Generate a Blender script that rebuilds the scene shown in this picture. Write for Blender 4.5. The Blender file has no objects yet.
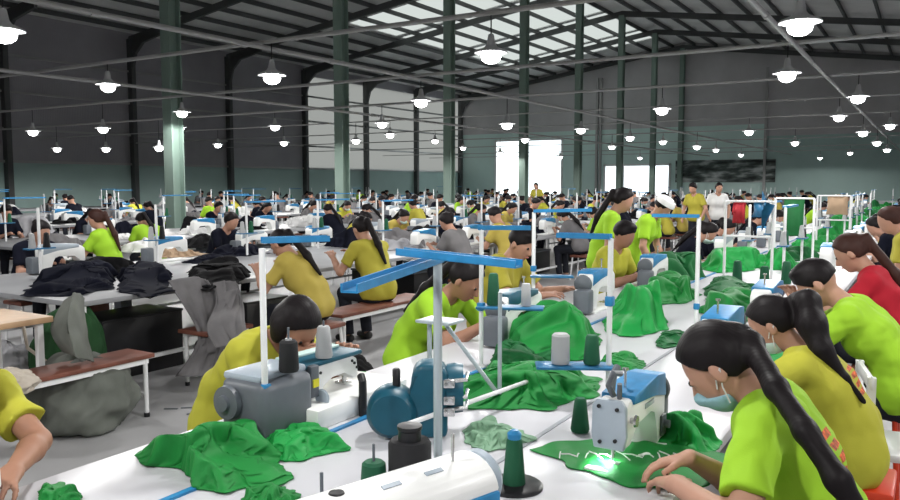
import bpy, bmesh, math, random
import numpy as np
from mathutils import Vector, Matrix, noise
random.seed(7)
SC = bpy.context.scene
COL = SC.collection
PI = math.pi

# ------------------------------------------------------------------ camera, world, exposure
F = 780.0
TH = math.atan(480 / F)
PT = math.atan(67 / F)
EYE = 1.65
cam_data = bpy.data.cameras.new('camera')
cam_data.sensor_width = 36.0
cam_data.lens = F / 900 * 36
cam_data.clip_end = 300
cam = bpy.data.objects.new('camera', cam_data)
COL.objects.link(cam)
cam.location = (0, 0, EYE)
cam.rotation_euler = (PI / 2 - PT, 0, TH)
SC.camera = cam
SC.view_settings.view_transform = 'Standard'
SC.view_settings.look = 'None'
SC.view_settings.gamma = 1
SC.view_settings.use_curve_mapping = False
SC.view_settings.exposure = 0.0
LAMP_W = 150
world = bpy.data.worlds.new('daylight')
SC.world = world
world.use_nodes = True
world.node_tree.nodes['Background'].inputs['Color'].default_value = (0.93, 0.97, 1.0, 1)
world.node_tree.nodes['Background'].inputs['Strength'].default_value = 2.3

# point on a plane of the hall seen at a photo pixel (900 x 500)
s_, c_ = math.sin(TH), math.cos(TH)
sp_, cp_ = math.sin(PT), math.cos(PT)
RV = Vector((c_, s_, 0))
FV = Vector((-s_ * cp_, c_ * cp_, -sp_))
UV_ = RV.cross(FV)
CAM = Vector((0, 0, EYE))
def ray(x, y): return FV + RV * ((x - 450) / F) + UV_ * ((250 - y) / F)
def at(x, y, z):
    r = ray(x, y)
    return CAM + r * ((z - EYE) / r.z)
def atX(x, y, X):
    r = ray(x, y)
    return CAM + r * (X / r.x)
def atY(x, y, Y):
    r = ray(x, y)
    return CAM + r * (Y / r.y)
def depth(P): return (Vector(P) - CAM).dot(FV)
def proj(P):
    v = Vector(P) - CAM
    d = v.dot(FV)
    return 450 + F * v.dot(RV) / d, 250 - F * v.dot(UV_) / d, d

# ------------------------------------------------------------------ materials
MATS = {}
def mat(name, col, rough=0.6, metal=0.0, var=0.0, scale=8.0, bump=0.0, bscale=60.0, emit=None, estr=0.0, spec=0.4, wave=None):
    m = bpy.data.materials.new(name)
    m.use_nodes = True
    nt = m.node_tree
    b = nt.nodes['Principled BSDF']
    b.inputs['Base Color'].default_value = (*col, 1)
    b.inputs['Roughness'].default_value = rough
    b.inputs['Metallic'].default_value = metal
    b.inputs['Specular IOR Level'].default_value = spec
    tc = nt.nodes.new('ShaderNodeTexCoord')
    if var > 0:
        n = nt.nodes.new('ShaderNodeTexNoise')
        n.inputs['Scale'].default_value = scale
        n.inputs['Detail'].default_value = 5
        nt.links.new(tc.outputs['Object'], n.inputs['Vector'])
        r = nt.nodes.new('ShaderNodeValToRGB')
        r.color_ramp.elements[0].position = 0.3
        r.color_ramp.elements[1].position = 0.7
        r.color_ramp.elements[0].color = (*[max(0, v * (1 - var)) for v in col], 1)
        r.color_ramp.elements[1].color = (*[min(1, v * (1 + var)) for v in col], 1)
        nt.links.new(n.outputs['Fac'], r.inputs['Fac'])
        nt.links.new(r.outputs['Color'], b.inputs['Base Color'])
    if bump > 0:
        if wave:
            n2 = nt.nodes.new('ShaderNodeTexWave')
            n2.bands_direction = wave
            n2.inputs['Scale'].default_value = bscale
            n2.inputs['Distortion'].default_value = 3 if wave != 'Z' else 0
        else:
            n2 = nt.nodes.new('ShaderNodeTexNoise')
            n2.inputs['Scale'].default_value = bscale
            n2.inputs['Detail'].default_value = 3
        nt.links.new(tc.outputs['Object'], n2.inputs['Vector'])
        bp = nt.nodes.new('ShaderNodeBump')
        bp.inputs['Strength'].default_value = bump
        bp.inputs['Distance'].default_value = 0.01
        nt.links.new(n2.outputs['Fac'], bp.inputs['Height'])
        nt.links.new(bp.outputs['Normal'], b.inputs['Normal'])
    if emit:
        b.inputs['Emission Color'].default_value = (*emit, 1)
        b.inputs['Emission Strength'].default_value = estr
    MATS[name] = m
    return m
M = MATS
mat('floor_paint', (0.42, 0.42, 0.43), 0.42, var=0.10, scale=1.3, bump=0.05, bscale=14)
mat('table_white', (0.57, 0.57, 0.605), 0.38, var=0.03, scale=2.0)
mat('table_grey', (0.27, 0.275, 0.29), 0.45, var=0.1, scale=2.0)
mat('table_edge', (0.35, 0.37, 0.40), 0.5)
mat('dark_sheet', (0.36, 0.35, 0.38), 0.75, var=0.12, scale=0.5, bump=0.5, bscale=4, wave='Y')
mat('dark_sheet_end', (0.55, 0.54, 0.55), 0.75, var=0.12, scale=0.5, bump=0.4, bscale=4, wave='X')
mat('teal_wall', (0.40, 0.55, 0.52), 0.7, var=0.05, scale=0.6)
mat('teal_wall_lit', (0.62, 0.80, 0.76), 0.55, var=0.05, scale=0.6)  # paler than the side wall teal; skylight brightening is put into the colour
mat('white_sheet', (0.62, 0.62, 0.62), 0.7, var=0.08, scale=0.8, bump=0.4, bscale=4, wave='Y')
mat('roof_sheet', (0.72, 0.72, 0.71), 0.65, var=0.15, scale=0.4, bump=0.4, bscale=5, wave='Y')
mat('steel_dark', (0.085, 0.09, 0.09), 0.55)
mat('column_green', (0.20, 0.28, 0.24), 0.5, var=0.06, scale=1.0)
mat('pipe_grey', (0.42, 0.42, 0.42), 0.45, 0.3)
mat('white_steel', (0.78, 0.79, 0.80), 0.35)
mat('grey_steel', (0.42, 0.48, 0.51), 0.35, 0.2)
mat('blue_plastic', (0.02, 0.20, 0.43), 0.4, var=0.15, scale=20)
mat('blue_tray', (0.015, 0.13, 0.27), 0.45, var=0.2, scale=20)
mat('teal_plastic', (0.007, 0.082, 0.13), 0.4, var=0.1, scale=10)
mat('machine_white', (0.80, 0.81, 0.80), 0.28, var=0.02, scale=5)
mat('machine_grey', (0.115, 0.13, 0.15), 0.42, var=0.1, scale=10)
mat('machine_light_grey', (0.34, 0.40, 0.46), 0.35, var=0.05, scale=10)
mat('steel', (0.6, 0.6, 0.6), 0.25, 0.9)
mat('black_plastic', (0.012, 0.012, 0.014), 0.4)
mat('black_thread', (0.014, 0.014, 0.016), 0.75, bump=0.4, bscale=160, wave='Z')
mat('silver_thread', (0.42, 0.43, 0.44), 0.6, bump=0.4, bscale=160, wave='Z')
mat('green_thread', (0.008, 0.10, 0.045), 0.7, bump=0.4, bscale=160, wave='Z')
mat('white_thread', (0.7, 0.7, 0.7), 0.7, bump=0.4, bscale=160, wave='Z')
mat('green_cloth', (0.007, 0.19, 0.032), 0.62, var=0.14, scale=6, bump=0.12, bscale=260, spec=0.3)
mat('green_cloth_bright', (0.009, 0.27, 0.05), 0.58, var=0.12, scale=6, bump=0.12, bscale=260, spec=0.3)
mat('green_cloth_dark', (0.006, 0.11, 0.028), 0.65, var=0.14, scale=6, bump=0.12, bscale=260, spec=0.3)
mat('green_lining', (0.16, 0.30, 0.19), 0.6, var=0.12, scale=6)
mat('navy_cloth', (0.007, 0.008, 0.015), 0.9, var=0.2, scale=5, spec=0.08)
mat('black_cloth', (0.009, 0.009, 0.010), 0.9, var=0.2, scale=5, spec=0.1)
mat('grey_cloth', (0.15, 0.145, 0.15), 0.85, var=0.15, scale=5, bump=0.1, bscale=200, spec=0.2)
mat('pale_grey_cloth', (0.32, 0.32, 0.34), 0.8, var=0.15, scale=5, spec=0.2)
mat('white_cloth', (0.72, 0.72, 0.72), 0.8, var=0.06, scale=5, spec=0.2)
mat('sack_grey_green', (0.125, 0.135, 0.12), 0.8, var=0.18, scale=4, spec=0.2)
mat('sack_green', (0.02, 0.07, 0.025), 0.8, var=0.18, scale=4, spec=0.2)
mat('cord_white', (0.45, 0.40, 0.34), 0.8)
mat('wood_red', (0.16, 0.055, 0.036), 0.5, var=0.25, scale=6)
mat('wood_pale', (0.52, 0.34, 0.20), 0.5, var=0.15, scale=6)
mat('cardboard', (0.36, 0.25, 0.16), 0.8, var=0.1, scale=6)
mat('red_plastic', (0.62, 0.045, 0.012), 0.4)
mat('red_cloth', (0.36, 0.012, 0.022), 0.75, var=0.12, scale=6)
mat('lime_shirt', (0.31, 0.56, 0.030), 0.75, var=0.05, scale=6, bump=0.1, bscale=300, spec=0.2)
mat('yellow_green_shirt', (0.43, 0.42, 0.045), 0.75, var=0.05, scale=6, bump=0.1, bscale=300, spec=0.2)
mat('olive_shirt', (0.38, 0.34, 0.045), 0.75, var=0.06, scale=6, spec=0.2)
mat('mustard_shirt', (0.42, 0.33, 0.07), 0.75, var=0.06, scale=6, spec=0.2)
mat('white_shirt', (0.75, 0.75, 0.75), 0.75, spec=0.2)
mat('red_shirt', (0.42, 0.015, 0.03), 0.75, var=0.06, scale=6, spec=0.2)
mat('print_red', (0.55, 0.10, 0.02), 0.7, var=0.8, scale=60)
mat('trousers_dark', (0.018, 0.02, 0.028), 0.8, var=0.15, scale=6, spec=0.2)
mat('skin', (0.43, 0.235, 0.165), 0.55, var=0.05, scale=10, spec=0.35)
mat('skin_tan', (0.34, 0.175, 0.115), 0.55, var=0.05, scale=10, spec=0.35)
mat('hair_black', (0.010, 0.008, 0.009), 0.5, bump=0.05, bscale=30, wave='X', spec=0.14)
mat('hair_brown', (0.045, 0.02, 0.016), 0.5, bump=0.05, bscale=30, wave='X', spec=0.14)
mat('lips', (0.35, 0.11, 0.09), 0.5)
mat('eye_dark', (0.01, 0.008, 0.008), 0.2)
mat('mask_teal', (0.24, 0.42, 0.48), 0.8, var=0.04, scale=20)
mat('mask_pale', (0.50, 0.66, 0.62), 0.8, var=0.04, scale=20)
mat('shoe_dark', (0.03, 0.03, 0.03), 0.6)
mat('lamp_metal', (0.55, 0.56, 0.57), 0.4, 0.3)
mat('bulb_glow', (1, 1, 1), 0.5, emit=(1.0, 0.99, 0.97), estr=14.0)
mat('led_glow', (1, 1, 1), 0.5, emit=(0.85, 1.0, 0.9), estr=12.0)
mat('yellow_sticker', (0.65, 0.60, 0.03), 0.6)
mat('paper', (0.75, 0.75, 0.72), 0.8)
for n in ('bulb_glow', 'led_glow'):
    try: M[n].cycles.emission_sampling = 'NONE'
    except Exception: pass
def glass(name, tint, alpha):
    m = bpy.data.materials.new(name)
    m.use_nodes = True
    nt = m.node_tree
    nt.nodes.clear()
    o = nt.nodes.new('ShaderNodeOutputMaterial')
    t = nt.nodes.new('ShaderNodeBsdfTransparent')
    t.inputs['Color'].default_value = (*tint, 1)
    d = nt.nodes.new('ShaderNodeBsdfTranslucent')
    d.inputs['Color'].default_value = (*tint, 1)
    x = nt.nodes.new('ShaderNodeMixShader')
    x.inputs['Fac'].default_value = alpha
    nt.links.new(t.outputs[0], x.inputs[1])
    nt.links.new(d.outputs[0], x.inputs[2])
    nt.links.new(x.outputs[0], o.inputs['Surface'])
    MATS[name] = m
glass('window_glass', (0.97, 1.0, 1.0), 0.12)
glass('skylight_sheet', (0.56, 0.57, 0.55), 0.4)
glass('wall_light_sheet', (0.40, 0.40, 0.385), 0.85)

# posters drawn by nodes
def poster_mat():
    m = mat('banner_print', (0.05, 0.06, 0.06), 0.5)
    nt = m.node_tree
    b = nt.nodes['Principled BSDF']
    tc = nt.nodes.new('ShaderNodeTexCoord')
    mp = nt.nodes.new('ShaderNodeMapping')
    mp.inputs['Scale'].default_value = (0.45, 1, 1.6)
    n = nt.nodes.new('ShaderNodeTexNoise')
    n.inputs['Scale'].default_value = 1.6
    n.inputs['Detail'].default_value = 6
    r = nt.nodes.new('ShaderNodeValToRGB')
    e = r.color_ramp.elements
    e[0].position = 0.36; e[0].color = (0.010, 0.013, 0.014, 1)
    e[1].position = 0.66; e[1].color = (0.60, 0.64, 0.64, 1)
    k = e.new(0.5); k.color = (0.10, 0.13, 0.12, 1)
    nt.links.new(tc.outputs['Object'], mp.inputs['Vector'])
    nt.links.new(mp.outputs[0], n.inputs['Vector'])
    nt.links.new(n.outputs['Fac'], r.inputs['Fac'])
    nt.links.new(r.outputs[0], b.inputs['Base Color'])
poster_mat()

# ------------------------------------------------------------------ object helpers
def tag(o, label=None, cat=None, group=None, kind=None):
    if label: o['label'] = label
    if cat: o['category'] = cat
    if group: o['group'] = group
    if kind: o['kind'] = kind
    return o
def empty(name, loc=(0, 0, 0), rz=0.0, label=None, cat=None, group=None):
    o = bpy.data.objects.new(name, None)
    COL.objects.link(o)
    o.empty_display_size = 0.1
    o.location = loc
    o.rotation_euler = (0, 0, rz)
    return tag(o, label, cat, group)
def copy_tree(o, parent=None):
    c = o.copy()
    COL.objects.link(c)
    if parent: c.parent = parent
    for ch in list(o.children): copy_tree(ch, c)
    return c
def link_mesh(name, me, m, parent=None, smooth=False):
    o = bpy.data.objects.new(name, me)
    COL.objects.link(o)
    for x in (m if isinstance(m, (list, tuple)) else [m]): me.materials.append(x)
    if smooth:
        me.polygons.foreach_set('use_smooth', [True] * len(me.polygons))
    if parent: o.parent = parent
    return o
ORD = ('first second third fourth fifth sixth seventh eighth ninth tenth eleventh twelfth thirteenth fourteenth fifteenth sixteenth '
       'seventeenth eighteenth nineteenth twentieth').split() + ['twenty-' + w for w in 'first second third fourth fifth sixth seventh eighth ninth'.split()] + ['thirtieth'] + \
      ['thirty-' + w for w in 'first second third fourth fifth sixth seventh eighth ninth'.split()]

class MB:
    """collects shapes, build() links them as one mesh object"""
    def __init__(self): self.bm = bmesh.new()
    def box(self, c, size, bev=0.0, rot=None, seg=2):
        r = bmesh.ops.create_cube(self.bm, size=1.0)
        vs = r['verts']
        mtx = Matrix.Translation(Vector(c)) @ (rot.to_4x4() if rot else Matrix.Identity(4)) @ Matrix.Diagonal((*size, 1))
        bmesh.ops.transform(self.bm, matrix=mtx, verts=vs)
        if bev > 0:
            es = list({e for v in vs for e in v.link_edges})
            bmesh.ops.bevel(self.bm, geom=es, offset=bev, segments=seg, affect='EDGES', profile=0.5)
        return self
    def lathe(self, prof, c=(0, 0, 0), axis='Z', seg=20, rot=None):
        """prof: list of (r, z)"""
        rings = []
        for r, z in prof:
            ring = []
            for i in range(seg):
                a = 2 * PI * i / seg
                p = Vector((r * math.cos(a), r * math.sin(a), z))
                if axis == 'X': p = Vector((p.z, p.x, p.y))
                if axis == 'Y': p = Vector((p.y, p.z, p.x))
                if rot: p = rot @ p
                ring.append(self.bm.verts.new(p + Vector(c)))
            rings.append(ring)
        for a, b in zip(rings[:-1], rings[1:]):
            for i in range(seg):
                j = (i + 1) % seg
                try: self.bm.faces.new((a[i], a[j], b[j], b[i]))
                except ValueError: pass
        if prof[0][0] > 1e-6: self.bm.faces.new(list(reversed(rings[0])))
        if prof[-1][0] > 1e-6: self.bm.faces.new(rings[-1])
        return self
    def tube(self, pts, r, seg=10, r2=None):
        pts = [Vector(p) for p in pts]
        rings = []
        n = len(pts)
        up = None
        for k, p in enumerate(pts):
            t = (pts[min(k + 1, n - 1)] - pts[max(k - 1, 0)]).normalized()
            if up is None:
                up = t.orthogonal().normalized()
            else:
                up = (up - t * up.dot(t))
                up = up.normalized() if up.length > 1e-6 else t.orthogonal().normalized()
            sd = t.cross(up)
            rr = r if r2 is None else r + (r2 - r) * k / (n - 1)
            rings.append([self.bm.verts.new(p + (up * math.cos(2 * PI * i / seg) + sd * math.sin(2 * PI * i / seg)) * rr) for i in range(seg)])
        for a, b in zip(rings[:-1], rings[1:]):
            for i in range(seg):
                j = (i + 1) % seg
                self.bm.faces.new((a[i], a[j], b[j], b[i]))
        self.bm.faces.new(list(reversed(rings[0])))
        self.bm.faces.new(rings[-1])
        return self
    def prism(self, poly, y0, y1, bev=0.0, seg=2, axis='Y'):
        """polygon in XZ extruded along Y (axis 'Z': polygon in XY extruded along Z)"""
        f = (lambda u, v, w: (u, w, v)) if axis == 'Y' else (lambda u, v, w: (u, v, w)) if axis == 'Z' else (lambda u, v, w: (w, u, v))
        a = [self.bm.verts.new(f(u, v, y0)) for u, v in poly]
        b = [self.bm.verts.new(f(u, v, y1)) for u, v in poly]
        n = len(poly)
        fs = [self.bm.faces.new(a), self.bm.faces.new(list(reversed(b)))]
        for i in range(n):
            j = (i + 1) % n
            fs.append(self.bm.faces.new((a[j], a[i], b[i], b[j])))
        if bev > 0:
            es = list({e for x in fs for e in x.edges})
            bmesh.ops.bevel(self.bm, geom=es, offset=bev, segments=seg, affect='EDGES', profile=0.5)
        return self
    def build(self, name, m, parent=None, smooth=True, angle=40):
        bmesh.ops.recalc_face_normals(self.bm, faces=self.bm.faces)
        if smooth:
            for f in self.bm.faces: f.smooth = True
            for e in self.bm.edges:
                if len(e.link_faces) == 2 and e.calc_face_angle(0) > math.radians(angle): e.smooth = False
        me = bpy.data.meshes.new(name)
        self.bm.to_mesh(me)
        self.bm.free()
        return link_mesh(name, me, m, parent)

# ------------------------------------------------------------------ signed-distance bodies
class SDF:
    def __init__(self, lo, hi, vox):
        self.v = vox
        self.lo = np.array(lo, np.float32)
        n = np.ceil((np.array(hi) - np.array(lo)) / vox).astype(int) + 1
        self.n = n
        self.ax = [(self.lo[i] + vox * np.arange(n[i])).astype(np.float32) for i in range(3)]
        self.f = np.full(n, 0.5, np.float32)
    def _sl(self, lo, hi):
        s = []
        for i in range(3):
            a = int(max(0, math.floor((lo[i] - self.lo[i]) / self.v)))
            b = int(min(self.n[i], math.ceil((hi[i] - self.lo[i]) / self.v) + 1))
            if b <= a: return None
            s.append(slice(a, b))
        return tuple(s)
    def _co(self, s): return self.ax[0][s[0]][:, None, None], self.ax[1][s[1]][None, :, None], self.ax[2][s[2]][None, None, :]
    def add(self, fn, lo, hi, k=0.02, op='u'):
        mg = k + 3 * self.v
        s = self._sl([x - mg for x in lo], [x + mg for x in hi])
        if s is None: return
        d = fn(*self._co(s))
        a = self.f[s]
        if op == 'u':
            if k > 0:
                h = np.maximum(k - np.abs(a - d), 0) / k
                self.f[s] = np.minimum(a, d) - h * h * k * 0.25
            else: self.f[s] = np.minimum(a, d)
        else:
            d = -d
            if k > 0:
                h = np.maximum(k - np.abs(a - d), 0) / k
                self.f[s] = np.maximum(a, d) + h * h * k * 0.25
            else: self.f[s] = np.maximum(a, d)
    def cone(self, a, b, ra, rb, k=0.02, op='u', cap=False):
        a = np.array(a, float); b = np.array(b, float)
        ab = b - a; L2 = max(float(ab @ ab), 1e-9); L = math.sqrt(L2)
        def fn(x, y, z):
            px, py, pz = x - a[0], y - a[1], z - a[2]
            tr = (px * ab[0] + py * ab[1] + pz * ab[2]) / L2
            t = np.clip(tr, 0, 1)
            d = np.sqrt((px - t * ab[0]) ** 2 + (py - t * ab[1]) ** 2 + (pz - t * ab[2]) ** 2) - (ra + (rb - ra) * t)
            if cap: d = np.maximum(d, (tr - 1) * L)
            return d.astype(np.float32)
        r = max(ra, rb)
        self.add(fn, np.minimum(a, b) - r, np.maximum(a, b) + r, k, op)
    def ell(self, c, R, rad, k=0.02, op='u', clip=None):
        c = np.array(c, float); R = np.array(R, float); rad = np.array(rad, float)
        def fn(x, y, z):
            px, py, pz = x - c[0], y - c[1], z - c[2]
            q = [px * R[0][i] + py * R[1][i] + pz * R[2][i] for i in range(3)]
            k0 = np.sqrt((q[0] / rad[0]) ** 2 + (q[1] / rad[1]) ** 2 + (q[2] / rad[2]) ** 2)
            k1 = np.sqrt((q[0] / rad[0] ** 2) ** 2 + (q[1] / rad[1] ** 2) ** 2 + (q[2] / rad[2] ** 2) ** 2) + 1e-6
            d = k0 * (k0 - 1) / k1
            if clip is not None: d = np.maximum(d, clip(*q))
            return d.astype(np.float32)
        r = rad.max()
        self.add(fn, c - r, c + r, k, op)
    def warp(self, amp, freq, seed=0, stretch=(1, 1, 1)):
        rs = np.random.RandomState(seed)
        x, y, z = self.ax[0][:, None, None], self.ax[1][None, :, None], self.ax[2][None, None, :]
        near = np.abs(self.f) < 0.08
        w = np.zeros(self.f.shape, np.float32)
        for i in range(5):
            d = rs.normal(size=3) * stretch
            d = d / np.linalg.norm(d) * freq * (0.6 + 0.9 * rs.rand())
            d2 = rs.normal(size=3); d2 = d2 / np.linalg.norm(d2) * freq * 0.5
            ph = rs.rand() * 6
            w += np.sin(x * d[0] + y * d[1] + z * d[2] + ph + 1.5 * np.sin(x * d2[0] + y * d2[1] + z * d2[2]))
        self.f += np.where(near, w * amp / 5 * 2, 0).astype(np.float32)
    def mesh(self, name):
        f = self.f; n = self.n
        c = [f[i:n[0] - 1 + i, j:n[1] - 1 + j, k:n[2] - 1 + k] for i in (0, 1) for j in (0, 1) for k in (0, 1)]
        cnt = sum((q < 0).astype(np.int8) for q in c)
        act = (cnt > 0) & (cnt < 8)
        I = np.argwhere(act)
        cv = np.stack([q[act] for q in c], 1)
        offs = np.array([(i, j, k) for i in (0, 1) for j in (0, 1) for k in (0, 1)], float)
        acc = np.zeros((len(I), 3)); num = np.zeros(len(I))
        for a in range(8):
            for b in range(a + 1, 8):
                if np.abs(offs[a] - offs[b]).sum() == 1:
                    va, vb = cv[:, a], cv[:, b]
                    m = (va < 0) != (vb < 0)
                    t = np.where(m, va / np.where(m, va - vb, 1), 0)
                    acc += np.where(m[:, None], offs[a] + t[:, None] * (offs[b] - offs[a]), 0)
                    num += m
        V = self.lo + self.v * (I + acc / num[:, None])
        idx = np.full(act.shape, -1, np.int64)
        idx[act] = np.arange(len(I))
        S = f < 0
        quads = []
        for ax in range(3):
            o1, o2 = [(1, 2), (2, 0), (0, 1)][ax]
            lo = [slice(1, -1)] * 3; hi = [slice(1, -1)] * 3
            lo[ax] = slice(0, -1); hi[ax] = slice(1, None)
            a = S[tuple(lo)]; b = S[tuple(hi)]
            e = np.argwhere(a != b)
            if not len(e): continue
            flip = a[tuple(e.T)]
            e = e + np.array([0 if i == ax else 1 for i in range(3)])
            d1 = np.zeros(3, int); d1[o1] = 1
            d2 = np.zeros(3, int); d2[o2] = 1
            q = np.stack([idx[tuple((e - d1 - d2).T)], idx[tuple((e - d2).T)], idx[tuple(e.T)], idx[tuple((e - d1).T)]], 1)
            q = np.where(flip[:, None], q, q[:, ::-1])
            quads.append(q)
        Q = np.concatenate(quads)
        Q = Q[(Q >= 0).all(1)]
        me = bpy.data.meshes.new(name)
        me.vertices.add(len(V))
        me.vertices.foreach_set('co', V.astype(np.float32).ravel())
        me.loops.add(Q.size)
        me.loops.foreach_set('vertex_index', Q.astype(np.int32).ravel())
        me.polygons.add(len(Q))
        me.polygons.foreach_set('loop_start', (np.arange(len(Q)) * 4).astype(np.int32))
        me.polygons.foreach_set('use_smooth', np.ones(len(Q), bool))
        me.update()
        me.validate()
        return me

HEADS = []
def rotx(a): return np.array([[1, 0, 0], [0, math.cos(a), -math.sin(a)], [0, math.sin(a), math.cos(a)]])
def roty(a): return np.array([[math.cos(a), 0, math.sin(a)], [0, 1, 0], [-math.sin(a), 0, math.cos(a)]])
def rotz(a): return np.array([[math.cos(a), -math.sin(a), 0], [math.sin(a), math.cos(a), 0], [0, 0, 1]])
def D(x): return math.radians(x)

def person(loc, rz, label, group=None, lean=12, curl=25, pitch=30, yaw=0, roll=0, wrists=None, hands=None, pole=None, shirt='lime_shirt',
           hair='ponytail', hair_mat='hair_black', mask=None, skin='skin', vox=0.01, standing=False, sc=1.0, tail=None, twist=0,
           print_box=None, seed=1, cap=False, world_wrists=True, parts=True, long_sleeve=False, hip=None, neck=0.068):
    """a person facing local +Y; loc = point on the floor under the pelvis"""
    root = empty('person', loc, rz, label, 'person', group)
    inv = Matrix.Translation(Vector(loc)) @ Matrix.Rotation(rz, 4, 'Z')
    inv = inv.inverted()
    up = np.array([0, 0, 1.0])
    hz = (0.88 * sc if standing else 0.56) if hip is None else hip
    P0 = np.array([0, 0, hz])
    R1 = rotx(-D(lean)); R2 = rotx(-D(lean + curl)); RT = rotz(D(twist))
    waist = P0 + R1 @ np.array([0, 0, 0.17 * sc])
    R2 = RT @ R2
    chest = waist + R2 @ np.array([0, 0.01, 0.17 * sc])
    neckb = chest + R2 @ np.array([0, -0.01, 0.17 * sc])
    Rh = RT @ rotz(D(yaw)) @ rotx(-D(pitch)) @ roty(D(roll))
    Rn = rotx(-D((pitch + lean + curl) / 2 + 6))
    headb = neckb + RT @ Rn @ np.array([0, 0.015, neck * sc])
    hc = headb + Rh @ np.array([0, 0.022, 0.10 * sc])
    HR = 0.115 * sc
    SH = []
    for sd in (-1, 1): SH.append(neckb + R2 @ np.array([sd * 0.165 * sc, 0.01, -0.045 * sc]))
    L1, L2 = 0.285 * sc, 0.25 * sc
    arms = []
    for i, sd in enumerate((-1, 1)):
        S = SH[i]
        if wrists and wrists[i] is not None:
            W = np.array(inv @ Vector(wrists[i])) if world_wrists else np.array(wrists[i], float)
        elif standing: W = S + np.array([sd * 0.06, 0.10, -0.47])
        else: W = np.array([sd * 0.11, 0.46, 0.83])
        dv = W - S; dl = np.linalg.norm(dv)
        if dl > (L1 + L2) * 0.985:
            dv = dv / dl * (L1 + L2) * 0.985; W = S + dv; dl = np.linalg.norm(dv)
        a_ = (L1 * L1 - L2 * L2 + dl * dl) / (2 * dl)
        h_ = math.sqrt(max(L1 * L1 - a_ * a_, 0))
        pd = np.array([sd * 0.55, -0.25, -1.0]) if not (pole and pole[i] is not None) else np.array(pole[i], float)
        u = dv / dl
        pd = pd - u * (pd @ u); pd /= np.linalg.norm(pd)
        E = S + u * a_ + pd * h_
        arms.append((S, E, W))
    legs = []
    for sd in (-1, 1):
        hp = P0 + np.array([sd * 0.085 * sc, 0, -0.02])
        if standing: kn = np.array([sd * 0.09, 0.02, 0.48 * sc]); an = np.array([sd * 0.09, -0.01, 0.09])
        else:
            hp = P0 + np.array([sd * 0.085 * sc, 0.02, -0.03])
            kn = np.array([sd * 0.12, 0.42 * sc, hz - 0.05]); an = np.array([sd * 0.12, 0.36, 0.09])
        legs.append((hp, kn, an, an + np.array([sd * 0.02, 0.15, -0.055])))
    allp = [P0, waist, chest, neckb, hc] + [p for a in arms for p in a] + [p for l in legs for p in l]
    lo = np.min(allp, 0) - 0.24; hi = np.max(allp, 0) + 0.24
    lo[2] = -0.03 if not False else lo[2]
    def torso(g, e, k):
        for sd in (-1, 1):
            o = lambda w, R: R @ np.array([sd * w * sc, 0, 0])
            p0 = P0 + o(0.075, R1); w0 = waist + o(0.055, R1); c0 = chest + o(0.068, R2); u0 = neckb + R2 @ np.array([sd * 0.075 * sc, 0, -0.055 * sc])
            g.cone(p0, w0, 0.108 * sc + e, 0.085 * sc + e, k)
            g.cone(w0, c0, 0.085 * sc + e, 0.095 * sc + e, k)
            g.cone(c0, u0, 0.095 * sc + e, 0.068 * sc + e, k)
            g.cone(u0, SH[(sd + 1) // 2], 0.064 * sc + e, 0.054 * sc + e, k)
            if hair in ('ponytail', 'bun', 'long'):
                bc = chest + R2 @ np.array([sd * 0.07 * sc, 0.062 * sc, -0.005])
                g.cone(bc, bc + R2 @ np.array([0, 0.02, -0.01]), 0.062 * sc + e, 0.050 * sc + e, k)
    fine = vox < 0.0125
    # body ---------------------------------------------------------
    g = SDF(lo, hi, vox)
    torso(g, 0.0, 0.05)
    g.cone(neckb + R2 @ np.array([0, -0.005, -0.04]), headb + Rh @ np.array([0, 0.0, 0.03]), 0.056 * sc, 0.048 * sc, 0.03)
    hb = lambda v: hc + Rh @ (np.array(v) * sc)
    g.ell(hc + Rh @ np.array([0, -0.008, 0.018]), Rh, np.array([0.076, 0.095, 0.098]) * sc, 0.02)
    g.ell(hb((0, 0.022, -0.035)), Rh, np.array([0.058, 0.068, 0.082]) * sc, 0.03)
    if fine:
        g.ell(hb((0, 0.055, -0.095)), Rh, np.array([0.022, 0.020, 0.018]) * sc, 0.03)          # chin
        g.cone(hb((0, 0.082, 0.008)), hb((0, 0.104, -0.030)), 0.009 * sc, 0.014 * sc, 0.015)      # nose
        for sd in (-1, 1):
            g.ell(hb((sd * 0.030, 0.096, 0.010)), Rh, np.array([0.018, 0.014, 0.012]) * sc, 0.015, 's')   # eye sockets
            g.ell(hb((sd * 0.030, 0.079, 0.009)), Rh, np.array([0.014, 0.012, 0.011]) * sc, 0.004)
            g.ell(hb((sd * 0.079, -0.008, -0.012)), Rh @ rotz(D(sd * -22)), np.array([0.010, 0.022, 0.034]) * sc, 0.006)  # ears
        g.ell(hb((0, 0.086, -0.058)), Rh, np.array([0.022, 0.010, 0.006]) * sc, 0.006)
        g.ell(hb((0, 0.084, -0.070)), Rh, np.array([0.019, 0.010, 0.007]) * sc, 0.006)
    for i, (S, E, W) in enumerate(arms):
        sd = (-1, 1)[i]
        g.cone(S, E, 0.049 * sc, 0.038 * sc, 0.02)
        fm = E + (W - E) * 0.3
        g.cone(E, fm, 0.038 * sc, 0.040 * sc, 0.015)
        g.cone(fm, W, 0.040 * sc, 0.025 * sc, 0.015)
        fd = (W - E) / np.linalg.norm(W - E)
        hd = hands[i] if hands and hands[i] else {}
        dr = hd.get('dir')
        if dr is not None:
            dr = np.array((inv.to_3x3() @ Vector(dr)) if world_wrists else dr, float)
        else:
            dr = fd + np.array([0, 0, 0.25 * (-fd[2])]); dr = dr / np.linalg.norm(dr)
        dr = dr / np.linalg.norm(dr)
        nn = np.array([0, 0, -1.0]) + np.array([-sd * 0.25, 0, 0])
        nn = nn - dr * (nn @ dr); nn /= np.linalg.norm(nn)
        lat = np.cross(dr, nn)                       # across the palm
        inw = lat if (lat[0] * -sd) > 0 else -lat    # towards the thumb
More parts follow.
